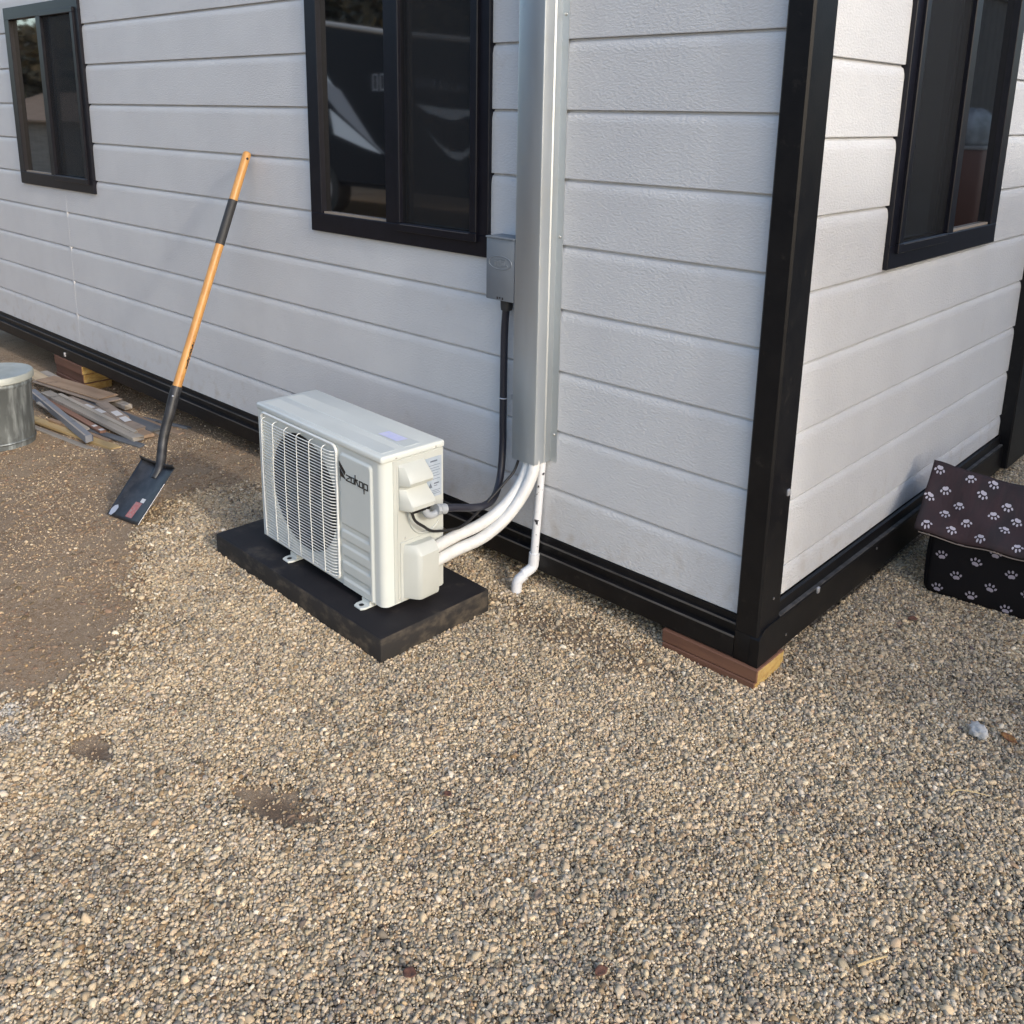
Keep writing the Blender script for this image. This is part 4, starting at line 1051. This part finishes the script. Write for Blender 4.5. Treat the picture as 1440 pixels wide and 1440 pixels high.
leaf('orange dry leaf lying beside the pale grey stone', .578, .197, .048, .022, -.5, M_leafo)
leaf('dark red brown leaf scrap on gravel near the bottom edge', .263, -.979, .026, .018, 1.2, M_leafb)
leaf('brown leaf scrap on gravel straight below the black pad corner', -.245, -.865, .022, .014, .3, M_leafb)
leaf('small rust leaf by the gravel under the end rail', .20, .60, .03, .02, .7, M_leafb)
leaf('slim grey brown leaf in the middle of the gravel', .075, -.93, .032, .012, 1.9, mat('leaf_grey', (.20, .15, .11), .7))
leaf('dark maroon leaf at the bottom edge of the gravel', .03, -1.21, .026, .02, .5, M_leafb)
bm = bmesh.new(); bmesh.ops.create_icosphere(bm, subdivisions=3, radius=.5)
for v_ in bm.verts:
    n_ = v_.co.normalized(); v_.co = Vector((v_.co.x * .055, v_.co.y * .036, v_.co.z * .034)) * (1 + .55 * pnoise(n_ * 2.1 + Vector((3, 1, 2))) + .22 * pnoise(n_ * 5))
o = from_bm('pale_stone', bm, M_stone, None, True); o.location = (.516, .173, gz(.516, .173) + .014); o.rotation_euler = (0, .1, -.5)
tag(o, 'pale grey stone larger than the gravel around it', 'stone')
def twig(label, pts, r, m):
    return tag(tubeobj('dry_twig', smooth_path([(x, y, gz(x, y) + z) for x, y, z in pts], 5), lambda t: r * (1.1 - .5 * t), m, None, 6), label, 'twig', 'dry twigs on the gravel')
twig('bent straw twig on gravel below the orange leaf', [(.545, -.105, .014), (.552, -.085, .018), (.580, -.070, .020), (.607, -.052, .015)], .0017, M_straw)
twig('short pale stick on gravel toward the lower right corner', [(.575, -.655, .012), (.592, -.628, .016), (.606, -.602, .014)], .0024, M_straw)
twig('thin straw lying by the dark spot in the gravel', [(-.185, -.985, .012), (-.178, -.960, .016), (-.172, -.930, .014)], .0018, M_straw)

# ---------------------------------------------------------------- what stands across the yard (mirrored in the panes), and an added shade barn
M_rv = mat('trailer_black', (.008, .008, .012), .55, spec=.2); M_rvg = mat('trailer_grey', (.34, .34, .36), .5); M_rvw = mat('trailer_white', (.82, .84, .84), .4); M_rvtrim = mat('trailer_trim', (.45, .42, .38), .5)
rv = thing('travel_trailer', 'black travel trailer with grey and white swooshes across the yard', 'trailer', (0, -6.0, 0))
bm = bmesh.new(); prism(bm, [(-13.5, .42), (-6.1, .42), (-5.6, .9), (-5.5, 1.6), (-6.2, 2.08), (-7.2, 2.26), (-8.76, 2.42), (-10.14, 2.60), (-13.5, 2.75)], 'y', -2.4, 0)
bmesh.ops.bevel(bm, geom=list(bm.edges), offset=.06, segments=3, affect='EDGES'); from_bm('body', bm, M_rv, rv, auto=R(40))
bm = bmesh.new(); tube(bm, [(-13.4, .0, 2.745), (-10.14, .0, 2.595), (-8.76, .0, 2.415), (-7.2, .0, 2.255), (-6.25, 0, 2.07)], .035, 8); from_bm('roof_trim', bm, M_rvtrim, rv, auto=R(60))
def gfx(name, pts, m, y0=.001): 
    bm = bmesh.new(); prism(bm, pts, 'y', y0, y0 + .003); return from_bm(name, bm, m, rv)
gfx('grey_swoosh', [(-10.14, 1.9), (-9.99, 1.81), (-9.75, 1.71), (-9.44, 1.41), (-9.04, 1.03), (-8.8, .88), (-8.88, .91), (-9.31, 1.14), (-9.81, 1.42), (-10.06, 1.61), (-10.3, 2.05)], M_rvg)
gfx('white_swoosh', [(-10.0, 1.46), (-9.31, 1.11), (-8.88, .89), (-9.26, .96), (-9.91, 1.12)], M_rvw, .005)
gfx('white_swoosh', [(-10.15, 1.99), (-10.02, 1.88), (-9.87, 1.74), (-10.08, 1.87)], M_rvw, .009)
gfx('grey_swoosh', [(-8.18, 1.53), (-7.62, 1.48), (-7.21, 1.47), (-7.22, 1.41), (-7.5, 1.34), (-7.62, 1.36), (-7.97, 1.43)], M_rvw)
gfx('grey_swoosh', [(-8.04, 1.25), (-7.78, 1.07), (-7.55, .97), (-7.32, .97), (-7.21, 1.05), (-7.22, .96), (-7.39, .87), (-7.55, .9), (-7.78, 1.04)], M_rvw)
bm = bmesh.new(); rl = random.Random(9)
for k in range(9):
    x = -8.2 + k * .105; z = 1.80 - k * .010
    for q in range(3):
        a, b = rl.uniform(0, .05), rl.uniform(-.06, .04); 
        if rl.random() < .5: bbox(bm, x + a, x + a + .02, .001, .003, z - .055, z + .05)
        else: bbox(bm, x, x + .075, .001, .003, z + b, z + b + .02)
for x in (-9.05, -8.90): 
    for s in (0, .11): bbox(bm, x + s * .8, x + s * .8 + .022, .001, .003, 1.69, 1.91)
    bbox(bm, x, x + .10, .001, .003, 1.70, 1.722); bbox(bm, x, x + .10, .001, .003, 1.89, 1.912)
from_bm('lettering', bm, M_rvg, rv)
for x in (-10.2, -11.1):
    bm = bmesh.new(); bmesh.ops.create_cone(bm, cap_ends=True, segments=32, radius1=.36, radius2=.36, depth=.22, matrix=Matrix.Translation((x, -.10, .36)) @ Matrix.Rotation(math.pi / 2, 4, 'X')); wh = from_bm('wheel', bm, M_cable, rv, auto=R(40))
    bm = bmesh.new(); bmesh.ops.create_cone(bm, cap_ends=True, segments=28, radius1=.22, radius2=.20, depth=.03, matrix=Matrix.Translation((x, .02, .36)) @ Matrix.Rotation(math.pi / 2, 4, 'X')); from_bm('rim', bm, M_bare, wh, auto=R(40))
sd_ = thing('grey_shed', 'low grey board shed with brown roof across the yard', 'shed', (-20.5, -6.2, 0))
for k in range(24): box('board', -3.6 + k * .3, -3.6 + k * .3 + .28, -.03, 0, -.1, 1.09, M_wgrey, sd_)
box('back_wall', -3.6, 3.6, -3.0, -.031, -.1, 1.08, M_wdark, sd_)
bm = bmesh.new(); prism(bm, [(.25, 1.10), (.25, 1.14), (-1.5, 1.75), (-3.2, 1.14), (-3.2, 1.10)], 'x', -3.8, 3.8); from_bm('roof', bm, M_wbrown, sd_)

barn = thing('shade_barn', 'long dark brown barn added unseen right of the yard to shade the end wall', 'barn', (6.2, -.62, 0))  # unseen building added; its eave is sized to shade the lower end wall
M_barn = mat('barn_brown', (.075, .06, .05), .8, col2=(.10, .08, .065), nscale=3)
box('wall', 0, 5, 0, 24, -.1, 4.05, M_barn, barn)
for k in range(60): box('board', -.025, -.001, .02 + k * .4, .02 + k * .4 + .36, -.1, 4.04, M_barn, barn)
bm = bmesh.new(); prism(bm, [(-.12, 4.055), (-.12, 4.12), (2.5, 5.2), (5.12, 4.12), (5.12, 4.055)], 'y', -.08, 24.1); from_bm('roof', bm, M_barn, barn)
# striped bundle on a brown chest by the added barn (mirrored in the end window)
ch = thing('brown_chest', 'brown wooden chest standing in front of the added barn', 'chest', (3.5, 12.3, 0))
box('box', -.3, .3, -.42, .6, 0, 1.06, mat('chest_brown', (.20, .075, .045), .5), ch, .01); box('lid', -.32, .32, -.44, .62, 1.061, 1.11, mat('chest_lid', (.36, .30, .26), .5), ch, .008)
bm = bmesh.new(); bmesh.ops.create_uvsphere(bm, u_segments=24, v_segments=14, radius=.5)
for v_ in bm.verts: v_.co = Vector((v_.co.x * .5, v_.co.y * .75, max(v_.co.z, -.3) * .62 + .19)) * (1 + .06 * math.sin(math.atan2(v_.co.y, v_.co.x) * 9))
o = from_bm('cloth_bundle', bm, mat('bundle_grey', (.42, .40, .38), .8, col2=(.26, .24, .22), nscale=7), None, True); o.location = (3.5, 12.35, 1.11); tag(o, 'striped grey cloth bundle on the brown chest', 'bundle')

# trees behind the trailer: trunk, limbs and a crown of leaf cards
M_bark = mat('bark', (.07, .05, .038), .9); M_leaf1 = mat('oak_leaf', (.055, .050, .022), .7, col2=(.085, .062, .028), nscale=2); M_leaf2 = mat('pine_leaf', (.035, .042, .022), .7, col2=(.055, .050, .026), nscale=2)
def crown_mesh(seed, rx, rz, n, sz):
    r = np.random.default_rng(seed); nc = 34
    c = r.normal(0, 1, (nc, 3)); c /= np.linalg.norm(c, axis=1, keepdims=True); c *= (r.random((nc, 1)) ** .4); c *= np.array([rx, rx, rz])
    p = c[r.integers(0, nc, n)] + r.normal(0, .42, (n, 3)); v = np.zeros((n, 4, 3))
    a = r.normal(0, 1, (n, 3)); a /= np.linalg.norm(a, axis=1, keepdims=True); b = np.cross(a, r.normal(0, 1, (n, 3))); b /= np.linalg.norm(b, axis=1, keepdims=True)
    s = sz * r.uniform(.6, 1.4, (n, 1))
    for k, (i, j) in enumerate(((-1, -.5), (1, -.5), (1, .5), (-1, .5))): v[:, k] = p + a * s * i + b * s * j
    me = bpy.data.meshes.new('crown'); me.from_pydata(v.reshape(-1, 3).tolist(), [], np.arange(n * 4).reshape(n, 4).tolist()); return me
crowns = [crown_mesh(1, 1.9, 1.7, 5200, .13), crown_mesh(2, 1.6, 2.3, 5200, .12)]
crowns[0].materials.append(M_leaf1); crowns[1].materials.append(M_leaf2)
TREES = [(-6.0, -11.5, 0, 'olive brown oak behind the nose of the trailer'), (-9.6, -12.2, 1, 'tall dark pine behind the middle of the trailer'), (-13.2, -11.6, 0, 'broad olive oak behind the rear of the trailer'), (-16.8, -12.6, 1, 'dark pine between the trailer and the shed'), (-20.5, -12, 0, 'olive oak standing behind the grey shed'), (-24.5, -12.8, 1, 'dark pine beyond the far end of the shed'), (-29, -13, 0, 'spreading oak at the far left of the yard'), (-34, -14, 1, 'last dark pine at the far end of the yard'), (-2.6, -13, 1, 'lone pine right of the trailer nose'), (-23.4, -9.6, 2, 'low bushy oak just behind the shed roof'), (-27.0, -9.9, 2, 'low bushy oak past the far end of the shed'), (-31.0, -10.4, 2, 'low bushy oak standing alone beyond the shed')]
for x, y, k, lab in TREES:
    t = thing('pine_tree' if k == 1 else 'oak_tree', lab, 'tree', (x, y, 0), x * 1.7, 'trees across the yard')
    bm = bmesh.new(); tube(bm, smooth_path([(0, 0, -.1), (.05, .02, 1.2), (-.04, .06, 2.4), (.03, 0, 4.0)], 5), lambda q: .20 * (1.15 - q), 10)
    for q in range(5):
        a = q * 1.3; tube(bm, smooth_path([(0, 0, 1.5 + .3 * q), (.6 * math.cos(a), .6 * math.sin(a), 2.1 + .32 * q), (1.2 * math.cos(a), 1.2 * math.sin(a), 2.5 + .4 * q)], 4), lambda q_: .07 * (1.1 - q_), 6)
    from_bm('trunk', bm, M_bark, t, auto=R(60))
    c = bpy.data.objects.new('crown', crowns[k % 2]); COL.objects.link(c); c.parent = t; c.location = (0, 0, (3.1, 3.5, 2.1)[k])
